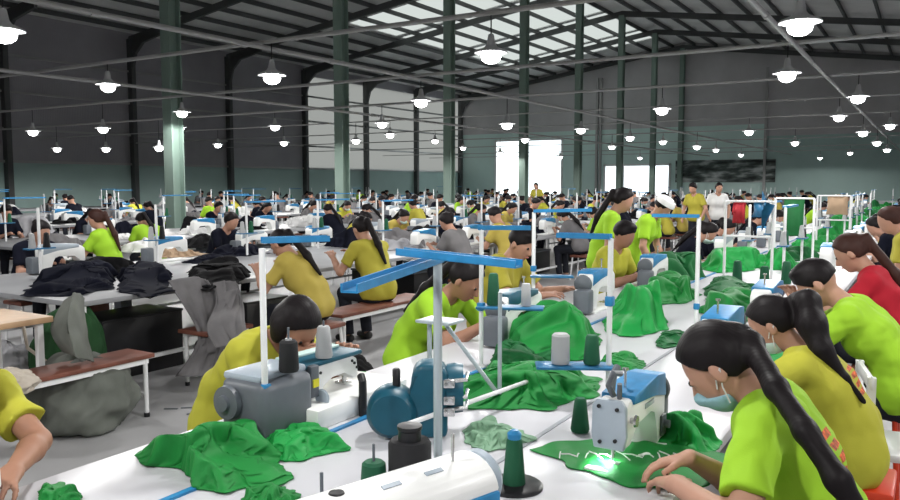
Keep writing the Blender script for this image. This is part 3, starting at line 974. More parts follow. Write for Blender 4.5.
def lamp_proto():
    r = empty('pendant_lamp')
    t = MB(); t.lathe([(0.026, 0.21), (0.034, 0.19), (0.05, 0.10), (0.075, 0.065), (0.18, 0.018), (0.19, 0.0), (0.183, 0.0), (0.172, 0.014), (0.07, 0.055), (0.0, 0.07)], seg=24)
    t.build('lamp_shade', M['lamp_metal'], r)
    t = MB(); t.tube([(0, 0, 0), (0, 0, 1)], 0.008, 6); t.build('cord', M['black_plastic'], r).location.z = 0.2
    t = MB(); t.lathe([(0.0, 0.06), (0.06, 0.05), (0.10, 0.01), (0.114, -0.035), (0.10, -0.078), (0.06, -0.108), (0.0, -0.122)], seg=16)
    t.build('bulb', M['bulb_glow'], r)
    ld = bpy.data.lights.new('lamp_light', 'SPOT')
    ld.energy = LAMP_W
    ld.spot_size = D(176); ld.spot_blend = 0.12
    ld.shadow_soft_size = 0.09
    ld.color = (1.0, 0.985, 0.96)
    lo = bpy.data.objects.new('lamp_light', ld); COL.objects.link(lo); lo.parent = r
    lo.location = (0, 0, -0.20)
    return r
LAMPS = [(800, 25), (787, 75), (858, 98), (839, 117), (863, 133), (890, 126), (491, 55), (272, 77), (108, 86), (4, 33), (182, 113), (180, 128), (421, 102), (662, 110),
         (33, 132), (103, 129), (57, 149), (106, 149), (159, 148), (218, 145), (275, 127), (284, 143), (382, 124), (390, 135), (356, 141), (507, 125), (581, 130), (525, 140),
         (435, 141), (463, 148), (612, 147), (630, 138), (663, 142), (697, 147), (749, 132), (795, 143), (716, 150), (850, 153), (877, 143), (887, 150), (560, 157), (640, 158), (741, 155), (500, 153), (820, 158)]  # closing entries are mostly far lamps added to brighten the end wall
def lamp_pos(px, py):
    y = 15.4 if (px, py) in ((57, 149), (106, 149), (159, 148)) else min(PIPES_Y, key=lambda v: abs(v - at(px, py, 3.05).y))
    return tuple(atY(px, py, y))
LAMPS = [lamp_pos(*q) for q in LAMPS]
LAMPS_OUT = [(x, y, 3.05) for x, y in ((-1.62, 0.2), (-1.62, 3.3), (-4.5, 0.2), (-7.75, 0.2), (1.5, 0.2), (1.5, 4.2), (1.5, 7.8), (1.5, 11.6))]
lp = lamp_proto()
cnt = {}
order = sorted(range(len(LAMPS)), key=lambda i: depth(LAMPS[i]))
rank = {i: k for k, i in enumerate(order)}
for i, (x, y, z) in enumerate(LAMPS + LAMPS_OUT):
    o = lp if i == 0 else copy_tree(lp)
    o.location = (x, y, z + 0.02)
    for ch in o.children:
        if ch.name.startswith('cord'): ch.scale.z = PZ + 0.045 - z - 0.20
    if i < len(LAMPS):
        px, py, dd = proj((x, y, z))
        side = 'left part' if px < 300 else 'middle' if px < 600 else 'right part'
        cnt.setdefault(side, []).append((dd, o))
    else: tag(o, 'pendant lamp hanging over the near tables, above the view', 'lamp', 'pendant lamps above the view')
for side, L in cnt.items():
    for k, (dd, o) in enumerate(sorted(L, key=lambda q: q[0])):
        lab = 'lit conical pendant lamp over the %s of the hall, %s from the camera' % (side, 'nearest one' if k == 0 else ORD[k] + ' one')
        tag(o, lab, 'lamp', 'pendant lamps over the ' + side + ' of the hall')

# ================================================================== TABLES
TZ = 0.76
def table(x0, x1, y0, y1, label, group, top='table_white', leg='white_steel', z=TZ):
    r = empty('work_table', ((x0 + x1) / 2, (y0 + y1) / 2, 0), 0, label, 'table', group)
    w, l = x1 - x0, y1 - y0
    t = MB(); t.box((0, 0, z - 0.02), (w - 0.006, l - 0.006, 0.04), 0.004); t.build('tabletop', M[top], r)
    for sx in (-1, 1):
        for sy in (-1, 1):
            t = MB(); t.box((sx * (w / 2 - 0.05), sy * (l / 2 - 0.08), (z - 0.04) / 2), (0.04, 0.04, z - 0.04)); t.build('leg', M[leg], r)
    t = MB()
    for sx in (-1, 1): t.box((sx * (w / 2 - 0.05), 0, 0.22), (0.03, l - 0.16, 0.03))
    t.build('stretcher', M[leg], r)
    return r
def long_table(x0, x1, y0, y1, step, what, group, top='table_white'):
    n = max(1, round((y1 - y0) / step))
    for i in range(n):
        a, b = y0 + (y1 - y0) * i / n, y0 + (y1 - y0) * (i + 1) / n
        table(x0, x1, a, b, '%s, %s section from the front' % (what, ORD[i]), group, top)
X1L, X1A, X1B, X1R = -2.25, -1.79, -1.14, -0.58
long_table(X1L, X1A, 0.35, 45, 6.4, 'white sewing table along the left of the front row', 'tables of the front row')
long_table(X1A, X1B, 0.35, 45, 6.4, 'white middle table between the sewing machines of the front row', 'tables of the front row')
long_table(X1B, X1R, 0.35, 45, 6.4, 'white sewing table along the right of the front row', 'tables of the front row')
ROWS = [-6.55, -11.5, -16.6, -21.6, -26.6]
RW = 1.15
rown = ['second', 'third', 'fourth', 'fifth', 'sixth']
for i, xc in enumerate(ROWS):
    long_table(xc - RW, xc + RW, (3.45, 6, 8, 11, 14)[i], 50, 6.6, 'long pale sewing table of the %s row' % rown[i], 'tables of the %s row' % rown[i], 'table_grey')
# blue edge strip and dark joint lines lying on the front tables
t = MB(); t.box((X1A, 12, TZ + 0.004), (0.022, 23, 0.008)); tag(t.build('edge_strip', M['blue_plastic']), 'blue strip along the joint between the left and middle white tables', 'strip')
t = MB(); t.box((X1B, 12, TZ + 0.002), (0.016, 23, 0.004)); tag(t.build('edge_strip', M['table_edge']), 'dark joint strip between the middle and right white tables', 'strip')

# ================================================================== SEWING MACHINES
def make_machine(kind='blue', full=True, body='machine_white'):
    """needle head at -X, handwheel at +X, operator at -Y; stands on z = 0"""
    r = empty('sewing_machine')
    bh = 0.07
    t = MB(); t.box((0.0, 0.0, 0.008), (0.50, 0.18, 0.016), 0.004); t.build('bed', M[body], r)
    t = MB()
    t.prism([(0.235, bh - 0.01), (0.235, 0.29), (0.20, 0.325), (0.10, 0.335), (-0.19, 0.315), (-0.235, 0.285), (-0.24, 0.15), (-0.165, 0.15), (-0.155, 0.20),
             (-0.12, 0.225), (0.05, 0.232), (0.10, 0.215), (0.125, 0.17), (0.13, bh - 0.01)], -0.055, 0.055, 0.014)
    arm = t.build('arm', M[body], r)
    trim = {'blue': 'blue_plastic', 'teal': 'teal_plastic', 'grey': 'machine_light_grey'}[kind]
    t = MB(); t.prism([(0.20, 0.335), (0.10, 0.345), (-0.17, 0.327), (-0.17, 0.295), (0.06, 0.275), (0.215, 0.24)], -0.064, 0.060, 0.006)
    t.build('top_cover', M[trim], r)
    if full:
        t = MB(); t.lathe([(0.0, 0.0), (0.03, 0.0), (0.062, 0.006), (0.066, 0.02), (0.058, 0.034), (0.02, 0.045), (0.0, 0.045)], (0.237, 0, 0.255), 'X', 24)
        t.build('handwheel', M['machine_grey'], r)
        t = MB(); t.tube([(-0.205, 0, 0.155), (-0.205, 0, bh + 0.035)], 0.006, 8); t.build('needle_bar', M['steel'], r)
        t = MB(); t.tube([(-0.185, 0.01, 0.155), (-0.185, 0.01, bh + 0.02)], 0.005, 8); t.box((-0.195, 0, bh + 0.014), (0.03, 0.045, 0.008), 0.002); t.build('presser_foot', M['steel'], r)
        t = MB(); t.box((-0.20, 0, bh + 0.0015), (0.07, 0.11, 0.003)); t.build('needle_plate', M['steel'], r)
        t = MB(); t.lathe([(0.0, 0.0), (0.020, 0.0), (0.022, 0.008), (0.012, 0.012), (0.010, 0.024), (0.0, 0.026)], (-0.19, -0.080, 0.245), 'Y', 16); t.build('tension_dial', M['steel'], r)
        t = MB(); t.tube([(-0.09, 0.0, 0.325), (-0.09, 0, 0.40)], 0.005, 6); t.lathe([(0.012, 0.0), (0.012, 0.008)], (-0.09, 0, 0.395), 'Z', 10); t.build('thread_post', M['steel'], r)
        t = MB(); t.box((0.02, -0.0575, 0.255), (0.10, 0.004, 0.018), 0.001); t.build('name_plate', M['machine_light_grey'], r)
        t = MB(); t.box((0.19, -0.060, 0.13), (0.055, 0.012, 0.08), 0.004); t.lathe([(0.0, -0.02), (0.016, -0.02), (0.016, 0.0)], (0.19, -0.066, 0.135), 'Y', 12); t.build('stitch_dial', M['machine_grey'], r)
    t = MB(); t.box((0.295, 0.02, 0.145), (0.10, 0.12, 0.165), 0.02); t.build('motor', M['machine_grey'], r)
    for ch in r.children:
        if not ch.name.startswith('bed'): ch.location.z = -0.055
    return r
def put(o, loc, rz, label, group=None, sc=None):
    o.location = loc; o.rotation_euler = (0, 0, rz)
    if sc: o.scale = (sc, sc, sc)
    return tag(o, label, 'sewing machine', group)
LEFT, RIGHT = -PI / 2, PI / 2          # seats facing +X (left of a row) / facing -X (right of a row)
m_blue = make_machine('blue'); m_teal = make_machine('teal')

# machine sewing the green panel, right of the front row
def head_detail(r):
    """face plate, lamp and levers on the needle end"""
    t = MB(); t.prism([(-0.055, 0.15), (0.055, 0.15), (0.062, 0.20), (0.062, 0.30), (0.045, 0.325), (-0.045, 0.325), (-0.062, 0.30), (-0.062, 0.20)], -0.256, -0.236, 0.006, axis='X')
    t.build('face_plate', M['machine_light_grey'], r)
    t = MB()
    for y, z in ((-0.03, 0.295), (0.035, 0.30), (-0.025, 0.185), (0.03, 0.175)): t.lathe([(0.0, -0.262), (0.007, -0.262), (0.007, -0.25)], (0, y, z), 'X', 10)
    t.build('screw', M['black_plastic'], r)
    t = MB(); t.tube([(-0.21, 0.0, 0.33), (-0.235, 0.01, 0.37), (-0.215, 0.0, 0.41), (-0.17, -0.01, 0.40)], 0.011, 8); t.tube([(-0.18, 0.02, 0.33), (-0.16, 0.02, 0.39), (-0.12, 0.02, 0.41)], 0.014, 8)
    t.tube([(-0.235, -0.03, 0.33), (-0.25, -0.035, 0.385)], 0.009, 8); t.build('take_up_lever', M['machine_grey'], r)
    t = MB(); t.box((-0.18, 0.03, 0.148), (0.035, 0.03, 0.006)); t.build('work_light', M['led_glow'], r)
    for ch in r.children:
        if not ch.name.startswith('bed'): ch.location.z = -0.055
    ld = bpy.data.lights.new('work_light', 'SPOT'); ld.energy = 5.5; ld.spot_size = D(110); ld.spot_blend = 0.6; ld.shadow_soft_size = 0.02; ld.color = (0.75, 1.0, 0.85)
    lo = bpy.data.objects.new('work_light', ld); COL.objects.link(lo); lo.parent = r; lo.location = (-0.19, 0.03, 0.083)
o = copy_tree(m_blue)
head_detail(o)
put(o, (-0.80, 2.44, TZ), RIGHT, 'white sewing machine with blue cover, lit over the green panel being sewn', sc=0.88)
o = copy_tree(m_blue)
put(o, (-0.83, 3.84, TZ), RIGHT, 'white sewing machine in front of the seamstress with the pale mask')
o = copy_tree(m_blue)
put(o, (-0.83, 5.05, TZ), RIGHT, 'white sewing machine under the hands of the short-haired worker')
# nearest machine, seen from its handwheel end: rounded white cover over a blue flank
r = empty('sewing_machine', (-0.95, 1.30, TZ), RIGHT - 0.30, 'rounded white and blue sewing machine nearest to the viewer', 'sewing machine')
r.scale = (0.95, 0.92, 0.90)
t = MB(); t.box((0.0, 0, 0.035), (0.52, 0.20, 0.07), 0.008); t.build('bed', M['machine_white'], r)
t = MB(); t.box((0.18, 0, 0.15), (0.14, 0.15, 0.18), 0.02); t.build('pillar', M['machine_white'], r)
def half(a0, a1, rad, zc, n=14): return [(rad * math.cos(a0 + (a1 - a0) * i / n), zc + rad * 0.8 * math.sin(a0 + (a1 - a0) * i / n)) for i in range(n + 1)]
t = MB(); t.prism(half(0.0, PI, 0.098, 0.222), -0.26, 0.255, 0.010, axis='X'); arm = t.build('top_cover', M['machine_white'], r)
t = MB(); t.prism([(-0.099, 0.150), (0.099, 0.150), (0.104, 0.17), (0.104, 0.228), (-0.104, 0.228), (-0.104, 0.17)], -0.25, 0.25, 0.006, axis='X'); t.build('side_panel', M['blue_plastic'], r)
t = MB(); t.box((0.06, -0.105, 0.190), (0.05, 0.006, 0.035), 0.001); t.box((0.06, 0.105, 0.190), (0.05, 0.006, 0.035), 0.001); t.build('display', M['navy_cloth'], arm)
t = MB(); t.lathe([(0.0, 0.0), (0.018, 0.0), (0.016, 0.004), (0.0, 0.004)], (-0.14, 0.0, 0.299), 'Z', 18); t.build('oil_cap', M['black_plastic'], arm)
for x in (-0.02, 0.10):
    t = MB(); t.box((x, -0.035, 0.296), (0.05, 0.012, 0.003), rot=Matrix.Rotation(0.4, 3, 'X')); t.build('badge', M['machine_light_grey'], arm)
t = MB(); t.lathe([(0.0, 0.0), (0.045, 0.0), (0.070, 0.008), (0.074, 0.024), (0.06, 0.04), (0.0, 0.055)], (0.258, 0, 0.225), 'X', 28); t.build('handwheel', M['machine_light_grey'], r)
t = MB(); t.tube([(0.17, -0.02, 0.30), (0.17, -0.02, 0.37)], 0.004, 8); t.build('thread_post', M['steel'], r)
t = MB(); t.box((-0.22, 0, 0.16), (0.06, 0.10, 0.12), 0.015); t.tube([(-0.22, 0, 0.12), (-0.22, 0, 0.08)], 0.006, 8); t.build('needle_bar', M['machine_white'], r)

# heavy white machine with a big grey motor, left of the front row
r = empty('sewing_machine', (-2.02, 2.30, TZ), LEFT, 'white arched sewing machine with a big grey motor housing, bent seamstress behind it', 'sewing machine')
t = MB(); t.box((-0.06, 0.05, 0.0375), (0.56, 0.27, 0.075), 0.008); bed = t.build('bed', M['machine_white'], r)
hx = lambda x: 0.17 + (x - 0.17) * 0.72
t = MB(); t.prism([(hx(x), z * 0.76) for x, z in [(0.17, 0.09), (0.17, 0.235), (0.13, 0.262), (-0.20, 0.268), (-0.27, 0.25), (-0.285, 0.145), (-0.235, 0.135), (-0.215, 0.175), (-0.16, 0.205), (-0.05, 0.20), (0.03, 0.165), (0.055, 0.12), (0.06, 0.09)]], -0.06, 0.075, 0.012)
t.build('arm', M['machine_white'], r)
t = MB(); t.box((hx(-0.05), 0.0, 0.210), (0.36, 0.17, 0.020), 0.008); tp = t.build('top_plate', M['teal_plastic'], r)
t = MB(); t.box((hx(-0.06), -0.05, 0.224), (0.32, 0.05, 0.010), 0.003); t.build('top_tray', M['mask_pale'], r)
t = MB(); t.box((0.30, 0.02, 0.105), (0.26, 0.22, 0.21), 0.035, seg=3); mt = t.build('motor', M['machine_grey'], r)
t = MB(); t.box((0.29, 0.0, 0.213), (0.24, 0.18, 0.03), 0.012); t.build('motor_lid', M['machine_light_grey'], mt)
t = MB(); t.lathe([(0.0, 0.0), (0.05, 0.0), (0.060, 0.01), (0.058, 0.03), (0.03, 0.034), (0.026, 0.046), (0.0, 0.048)], (0.425, -0.03, 0.13), 'X', 26); t.build('motor_knob', M['machine_grey'], mt)
t = MB(); t.box((0.14, 0.09, 0.155), (0.045, 0.03, 0.12), 0.006); t.build('control_box', M['machine_grey'], r)
t = MB(); t.box((0.14, 0.107, 0.150), (0.032, 0.004, 0.03)); t.build('warning_sticker', M['yellow_sticker'], r)
t = MB(); t.tube([(-0.145, 0.01, 0.12), (-0.145, 0.01, 0.082)], 0.007, 8); t.tube([(-0.125, 0.02, 0.12), (-0.125, 0.02, 0.085)], 0.007, 8); t.box((-0.135, 0.01, 0.081), (0.05, 0.05, 0.010), 0.002); t.build('presser_foot', M['steel'], r)
t = MB(); t.tube([(-0.02, 0.20, 0.0), (-0.02, 0.20, 0.135), (-0.035, 0.18, 0.15)], 0.016, 10); t.build('knee_lever', M['black_plastic'], r)
t = MB()
for x, z in ((-0.125, 0.170), (-0.14, 0.15), (-0.11, 0.182), (0.11, 0.16), (0.08, 0.172)): t.lathe([(0.0, 0.08), (0.006, 0.08), (0.006, 0.074)], (x, 0, z), 'Y', 8)
t.build('screw', M['black_plastic'], r)
t = MB(); t.lathe([(0, -0.005), (0.03, -0.005), (0.034, 0.0), (0.03, 0.006), (0, 0.006)], (0.115, 0.115, 0.09), 'X', 16); t.build('tension_dial', M['machine_light_grey'], r)

# teal round motor unit standing on the middle table
p = at(410, 432, TZ)
r = empty('button_machine', tuple(at(414, 434, TZ)), TH, 'dark teal round-bodied machine behind the grey post on the middle table', 'machine')
t = MB(); t.lathe([(0.0, -0.07), (0.07, -0.07), (0.086, -0.05), (0.090, 0.0), (0.086, 0.05), (0.07, 0.07), (0.0, 0.07)], (-0.075, -0.02, 0.094), 'Y', 36); t.build('drum_housing', M['teal_plastic'], r)
t = MB(); t.prism([(-0.09, 0.0), (0.12, 0.0), (0.12, 0.235), (0.095, 0.265), (0.02, 0.265), (-0.005, 0.235), (-0.015, 0.08), (-0.09, 0.05)], -0.06, 0.06, 0.022, 3); t.build('body_casting', M['teal_plastic'], r)
t = MB(); t.lathe([(0.0, -0.03), (0.085, -0.03), (0.09, 0.0), (0.085, 0.03), (0.0, 0.03)], (0.145, 0.03, 0.16), 'X', 30); t.build('handwheel', M['teal_plastic'], r)
t = MB(); t.lathe([(0.014, 0.0), (0.014, 0.06), (0.010, 0.065)], (-0.06, -0.02, 0.178), 'Z', 12); t.build('filler_cap', M['black_plastic'], r)
t = MB()
for z in (0.10, 0.14, 0.20): t.tube([(0.115, -0.04, z), (0.185, -0.05, z + 0.01), (0.19, 0.0, z + 0.02)], 0.008, 6); t.box((0.125, -0.065, z), (0.04, 0.02, 0.03), 0.004)
t.build('lever', M['steel'], r)

# ================================================================== THREAD
def thread_cone(loc, m, r0, r1, h, label, group=None, base=None, pin=0.0, tip=None, tilt=0):
    o = empty('thread_cone', loc, 0, label, 'thread cone', group)
    t = MB(); t.lathe([(0.0, 0.003), (r0 * 0.9, 0.003), (r0, 0.012), (r1 * 1.06, h * 0.93), (r1 * 0.8, h), (0.0, h)], seg=22)
    y = t.build('thread', M[m], o)
    if base:
        t = MB(); t.lathe([(0.0, 0.0), (base, 0.0), (base, 0.008), (base * 0.9, 0.014), (0.0, 0.014)], seg=28); t.build('base_disc', M['black_plastic'], o)
    if pin:
        t = MB(); t.tube([(0, 0, h * 0.9), (0, 0, h + pin)], 0.004, 8); t.build('spindle', M['machine_grey'], o)
    if tip:
        t = MB(); t.lathe([(r1 * 0.9, h - 0.004), (r1 * 0.95, h + 0.012), (r1 * 0.5, h + 0.022), (0, h + 0.022)], seg=16); t.build('cone_tip', M[tip], o)
    if m == 'black_thread':
        t = MB(); t.lathe([(r1 * 0.4, h), (r1 * 0.4, h + 0.006)], seg=14); t.build('cone_rim', M['silver_thread'], o)
    return o
thread_cone(at(580, 432, TZ), 'green_thread', 0.034, 0.020, 0.125, 'tall dark green thread cone standing alone on the white middle table')
thread_cone(at(514, 487, TZ), 'green_thread', 0.034, 0.022, 0.15, 'dark green thread cone with blue tip on a round black base', base=0.085, tip='blue_plastic')
thread_cone(at(374, 495, TZ), 'green_thread', 0.040, 0.032, 0.10, 'short dark green thread cone with a thin spindle beside the nearest machine', pin=0.05)
t = MB(); t.lathe([(0.0, 0), (0.03, 0), (0.03, 0.008), (0.006, 0.012)], seg=16); t.tube([(0, 0, 0.008), (0, 0, 0.10)], 0.005, 8)
o = t.build('thread_spindle', M['machine_grey']); o.location = at(322, 508, TZ); tag(o, 'bare grey thread spindle at the near edge of the white table', 'spindle')
# black thread cone standing before the teal machine
q = at(410, 494, TZ)
o = empty('thread_cone', q, 0, 'big square-shouldered black thread spool beside the nearest machine', 'thread cone')
t = MB(); t.lathe([(0.0, 0.0), (0.060, 0.0), (0.062, 0.01), (0.062, 0.15), (0.055, 0.16), (0.0, 0.16)], seg=26); t.build('thread', M['black_thread'], o)
t = MB(); t.lathe([(0.034, 0.155), (0.032, 0.188), (0.036, 0.192), (0.036, 0.202), (0.0, 0.204)], seg=20); t.build('spool_cap', M['black_plastic'], o)
# spools on top of the heavy left machine
L1 = Vector((-2.02, 2.30, TZ))
thread_cone(at(289, 372, TZ + 0.222), 'black_thread', 0.036, 0.030, 0.115, 'black thread cone on top of the grey-motored sewing machine', pin=0.045)
thread_cone(at(324, 358, TZ + 0.222), 'silver_thread', 0.034, 0.024, 0.125, 'silver grey thread cone on top of the grey-motored sewing machine', pin=0.02)

for x_, y_, lab in ((764, 290, 'dark green thread cone on the table before the short-haired worker, nearer of two'), (786, 284, 'dark green thread cone on the table before the short-haired worker, farther of two'), (737, 283, 'dark green thread cone left of the short-haired worker, beyond the green heap')):
    thread_cone(at(x_, y_, TZ), 'green_thread', 0.045, 0.032, 0.20, lab)

# ================================================================== THREAD STANDS WITH BLUE CHANNELS
def stand(loc, h, label, r=0.012, m='white_steel', tray=None, channel=None, group=None, clamp=None):
    """post on the table; tray = (z, dx, dy), channel = end point of the blue trough at the top (world offset)"""
    o = empty('thread_stand', loc, 0, label, 'thread stand', group)
    t = MB(); t.tube([(0, 0, 0), (0, 0, h)], r, 12); t.build('post', M[m], o)
    t = MB(); t.lathe([(0.0, 0.0), (0.03, 0.0), (0.03, 0.012), (r, 0.02)], seg=16); t.build('foot', M['white_steel'], o)
    if channel is not None:
        cs = channel if isinstance(channel, list) else [channel]
        for a, b in cs:
            a, b = Vector(a), Vector(b)
            ln = (b - a).length
            ang = math.atan2((b - a).y, (b - a).x)
            t = MB(); rot = Matrix.Rotation(ang, 3, 'Z') @ Matrix.Rotation(-math.asin((b - a).z / ln), 3, 'Y')
            t.box((a + b) / 2, (ln, 0.040, 0.005), rot=rot)
            for sy in (-1, 1): t.box((a + b) / 2 + rot @ Vector((0, sy * 0.019, 0.009)), (ln, 0.004, 0.018), rot=rot)
            t.build('channel', M['blue_plastic'], o, smooth=False)
    if tray is not None:
        z, dx, dy = tray
        v = Vector((dx, dy, 0)); ang = math.atan2(dy, dx)
        t = MB(); t.box(Vector((0, 0, z)) + v / 2, (v.length + 0.04, 0.11, 0.012), 0.004, rot=Matrix.Rotation(ang, 3, 'Z')); t.build('spool_tray', M['blue_tray'], o)
    if clamp:
        t = MB(); t.box((0, 0, clamp), (0.034, 0.034, 0.04), 0.006); t.build('clamp', M['blue_plastic'], o)
    return o
ZT = 1.43
A = at(266, 442, TZ)
stand(A, ZT - TZ, 'slim white post rising before the grey-motored sewing machine', 0.011, channel=[((0, 0, ZT - TZ + 0.02), (0.13, 0.19, ZT - TZ + 0.02))], clamp=0.185)
Bp = Vector((-1.28, 2.02, TZ))
Bp = at(438, 478, TZ)
e1 = atX(350, 293, Bp.x + 0.10)
stand(Bp, ZT - TZ, 'thick grey steel post carrying the long blue channels by the teal machine', 0.0135, 'grey_steel',
      channel=[((0, 0, ZT - TZ - 0.01), at(349, 292, ZT - 0.02) - Bp), (at(400, 254, ZT + 0.02) - Bp, at(519, 267, ZT + 0.005) - Bp)])
Cp = at(481, 368, TZ)
stand(Cp, at(483, 240, ZT).z - TZ, 'white post with green and silver thread cones behind the grey post', 0.011,
      channel=[((-0.02, 0, ZT - TZ), (0.20, 0.12, ZT - TZ))], tray=(0.30, 0.26, 0.10), clamp=0.30)
cz = TZ + 0.307
thread_cone(Cp + Vector((0.055, 0.02, 0.307)), 'green_thread', 0.032, 0.022, 0.155, 'dark green thread cone on the tray of the post beside the lime-shirted seamstress')
thread_cone(Cp + Vector((0.20, 0.077, 0.307)), 'silver_thread', 0.024, 0.020, 0.11, 'silver thread cone on the tray beside the large green heap')
Dp = at(608, 404, TZ)
stand(Dp, 0.67, 'white post with a blue tray in front of the green cloth, middle table', 0.011, tray=(0.155, -0.24, -0.13),
      channel=[((0, 0, 0.67), (-0.22, -0.02, 0.67))], clamp=0.42)
thread_cone(Dp + Vector((-0.17, -0.092, 0.162)), 'silver_thread', 0.038, 0.034, 0.125, 'fat silver grey thread cone on the blue tray of the middle post')
thread_cone(Dp + Vector((-0.06, -0.032, 0.162)), 'green_thread', 0.034, 0.024, 0.12, 'green thread cone on the blue tray of the middle post')
Ep = at(696, 327, TZ)
stand(Ep, 0.68, 'white post behind the masked seamstresses at the right', 0.013, channel=[((0, 0, 0.68), (-0.28, -0.03, 0.68))], clamp=0.13)
Gp = at(533, 318, TZ)
stand(Gp, 0.70, 'white post behind the large green heap', 0.013, tray=(0.28, 0.22, 0.1), channel=[((0, 0, 0.70), (0.36, 0.10, 0.71))], clamp=0.33)
# diagonal brace frame and long rod on the middle table
t = MB(); q0 = at(431, 318, 1.09) ; 
t.box((0, 0, 0.335), (0.16, 0.12, 0.012), 0.003); t.tube([(0.02, 0, 0.33), (0.20, 0.14, 0.02)], 0.009, 8); t.tube([(-0.05, 0, 0.33), (-0.05, 0, 0.0)], 0.010, 8); t.tube([(0.20, 0.14, 0.0), (0.20, 0.14, 0.45)], 0.009, 8)
o = t.build('support_bracket', M['grey_steel']); o.location = at(440, 402, TZ); tag(o, 'grey bracket with a diagonal brace before the lime-shirted seamstress', 'bracket')
t = MB(); a_, b_ = at(408, 424, TZ + 0.10), at(540, 377, TZ + 0.06); t.tube([Vector((0, 0, 0)), b_ - a_], 0.009, 8)
o = t.build('steel_rod', M['white_steel']); o.location = a_; tag(o, 'thin pale rod lying slanted over the front green heap', 'rod')

# ================================================================== GREEN CLOTH ON THE FRONT TABLES
GC, GB, GD = M['green_cloth'], M['green_cloth_bright'], M['green_cloth_dark']
pxheap('green_garment', [(141, 457), (165, 440), (215, 434), (262, 440), (282, 462), (300, 480), (262, 489), (225, 492), (196, 486), (180, 470), (148, 466)], 0.13, GC, 'crumpled green garment in front of the grey motor at the left', seed=3, fr=8.5)
pxheap('green_garment', [(262, 440), (278, 424), (312, 428), (330, 436), (349, 450), (318, 458), (285, 461), (268, 455)], 0.06, GB, 'green garment flap with a pointed tip beside the blue strip', seed=5, fr=7)
pxheap('green_garment', [(240, 500), (255, 489), (285, 487), (300, 496), (296, 510), (250, 512)], 0.05, GC, 'small green scrap at the very front edge of the white table', seed=8, fr=9)
pxheap('green_garment', [(38, 505), (42, 486), (60, 483), (86, 498), (70, 506)], 0.03, GC, 'small green corner of cloth beside the bare forearm', seed=9, fr=7)
pxheap('green_garment', [(341, 392), (347, 378), (362, 374), (371, 380), (362, 392)], 0.05, GB, 'small bright green scrap behind the heavy white machine', seed=12, fr=9)
pxheap('green_garment', [(496, 345), (505, 332), (530, 326), (560, 326), (590, 332), (602, 345), (590, 358), (550, 362), (510, 360)], 0.25, GC, 'large dark green heap of garments in the middle of the table', seed=14, fr=5.5, pw=2.6)
pxheap('green_garment', [(452, 392), (470, 376), (500, 368), (540, 366), (580, 374), (606, 386), (604, 396), (575, 400), (548, 408), (510, 412), (470, 410), (450, 404)], 0.13, GC, 'wide crumpled green garment under the slanted rod', seed=17, fr=8)
pxheap('green_garment', [(486, 372), (500, 350), (530, 347), (556, 358), (548, 372), (510, 378)], 0.12, GD, 'dark green garment between the two larger heaps', seed=19, fr=8)
pxheap('green_garment', [(604, 333), (606, 320), (622, 314), (648, 316), (668, 322), (664, 330), (640, 336), (618, 338)], 0.30, GB, 'bright green heap of cloth behind the middle white post', seed=22, fr=5.5, pw=2.4, peak=at(630, 324, TZ))
pxheap('green_garment', [(598, 366), (612, 356), (632, 357), (648, 364), (640, 370), (615, 371)], 0.05, GC, 'flat green garment strip beside the middle white post', seed=25, fr=8)
pxheap('green_garment', [(462, 440), (472, 428), (495, 426), (520, 432), (536, 440), (520, 448), (490, 450), (470, 448)], 0.06, M['green_lining'], 'pale-lined green garment lying behind the tall thread cone', seed=27, fr=9)
pxheap('green_garment', [(656, 343), (664, 333), (682, 332), (692, 340), (684, 347), (664, 349)], 0.04, GD, 'small dark green scrap alone on the white table', seed=29, fr=8)
pxheap('green_garment', [(526, 450), (548, 446), (585, 441), (620, 440), (655, 440), (700, 446), (722, 458), (724, 478), (700, 490), (660, 490), (612, 480), (570, 468)], 0.025, GC, 'green panel with white stitches being sewn under the needle', seed=31, fr=10, pw=6, ex=1.05)
pxheap('green_garment', [(648, 446), (660, 428), (676, 420), (702, 428), (720, 440), (716, 452), (690, 452)], 0.10, GB, 'green garment gathered beside the needle of the working machine', seed=33, fr=8)
pxheap('green_garment', [(700, 312), (712, 300), (736, 297), (762, 302), (772, 314), (752, 322), (722, 324), (704, 320)], 0.20, GC, 'green heap of cloth behind the long-haired masked seamstress', seed=36, fr=6)
pxheap('green_garment', [(700, 296), (712, 284), (750, 283), (766, 290), (745, 298), (715, 299)], 0.10, GD, 'dark green folded garments beyond the heap at the right', seed=38, fr=7)
pxheap('green_garment', [(752, 362), (768, 345), (792, 348), (800, 362), (790, 376), (764, 378)], 0.09, GB, 'green garment in the hands of the ponytailed seamstress', seed=40, fr=8)
pxheap('green_garment', [(640, 300), (652, 290), (690, 289), (702, 297), (680, 304), (655, 305)], 0.20, GC, 'green heap of garments right of the white post', seed=43, fr=6)
pxheap('green_garment', [(640, 280), (655, 270), (690, 268), (705, 276), (685, 284), (655, 286)], 0.26, GD, 'dark green heap beyond the right white post, before the cloth racks', seed=44, fr=6)
pxheap('green_garment', [(700, 268), (715, 260), (752, 258), (765, 265), (745, 272), (715, 274)], 0.24, GB, 'bright green heap between the white posts near the cloth racks', seed=45, fr=6)
# white stitches on the sewn panel
t = MB()
rs = random.Random(4)
for i in range(16):
    u = i / 15
    a = at(560 + 135 * u, 455 + 1 * u, TZ + 0.036); d = Vector((rs.uniform(-0.02, 0.02), rs.uniform(-0.02, 0.02), 0))
    e = Vector((0.035, -0.02, 0)) * (1 if i % 2 else -1)
    t.tube([a - e * 0.6 + d, a + Vector((0, 0, 0.004)), a + e * 0.6 - d], 0.0022, 5)
tag(t.build('loose_stitches', M['white_thread']), 'loose white stitching threads on the green panel', 'thread', kind='stuff')
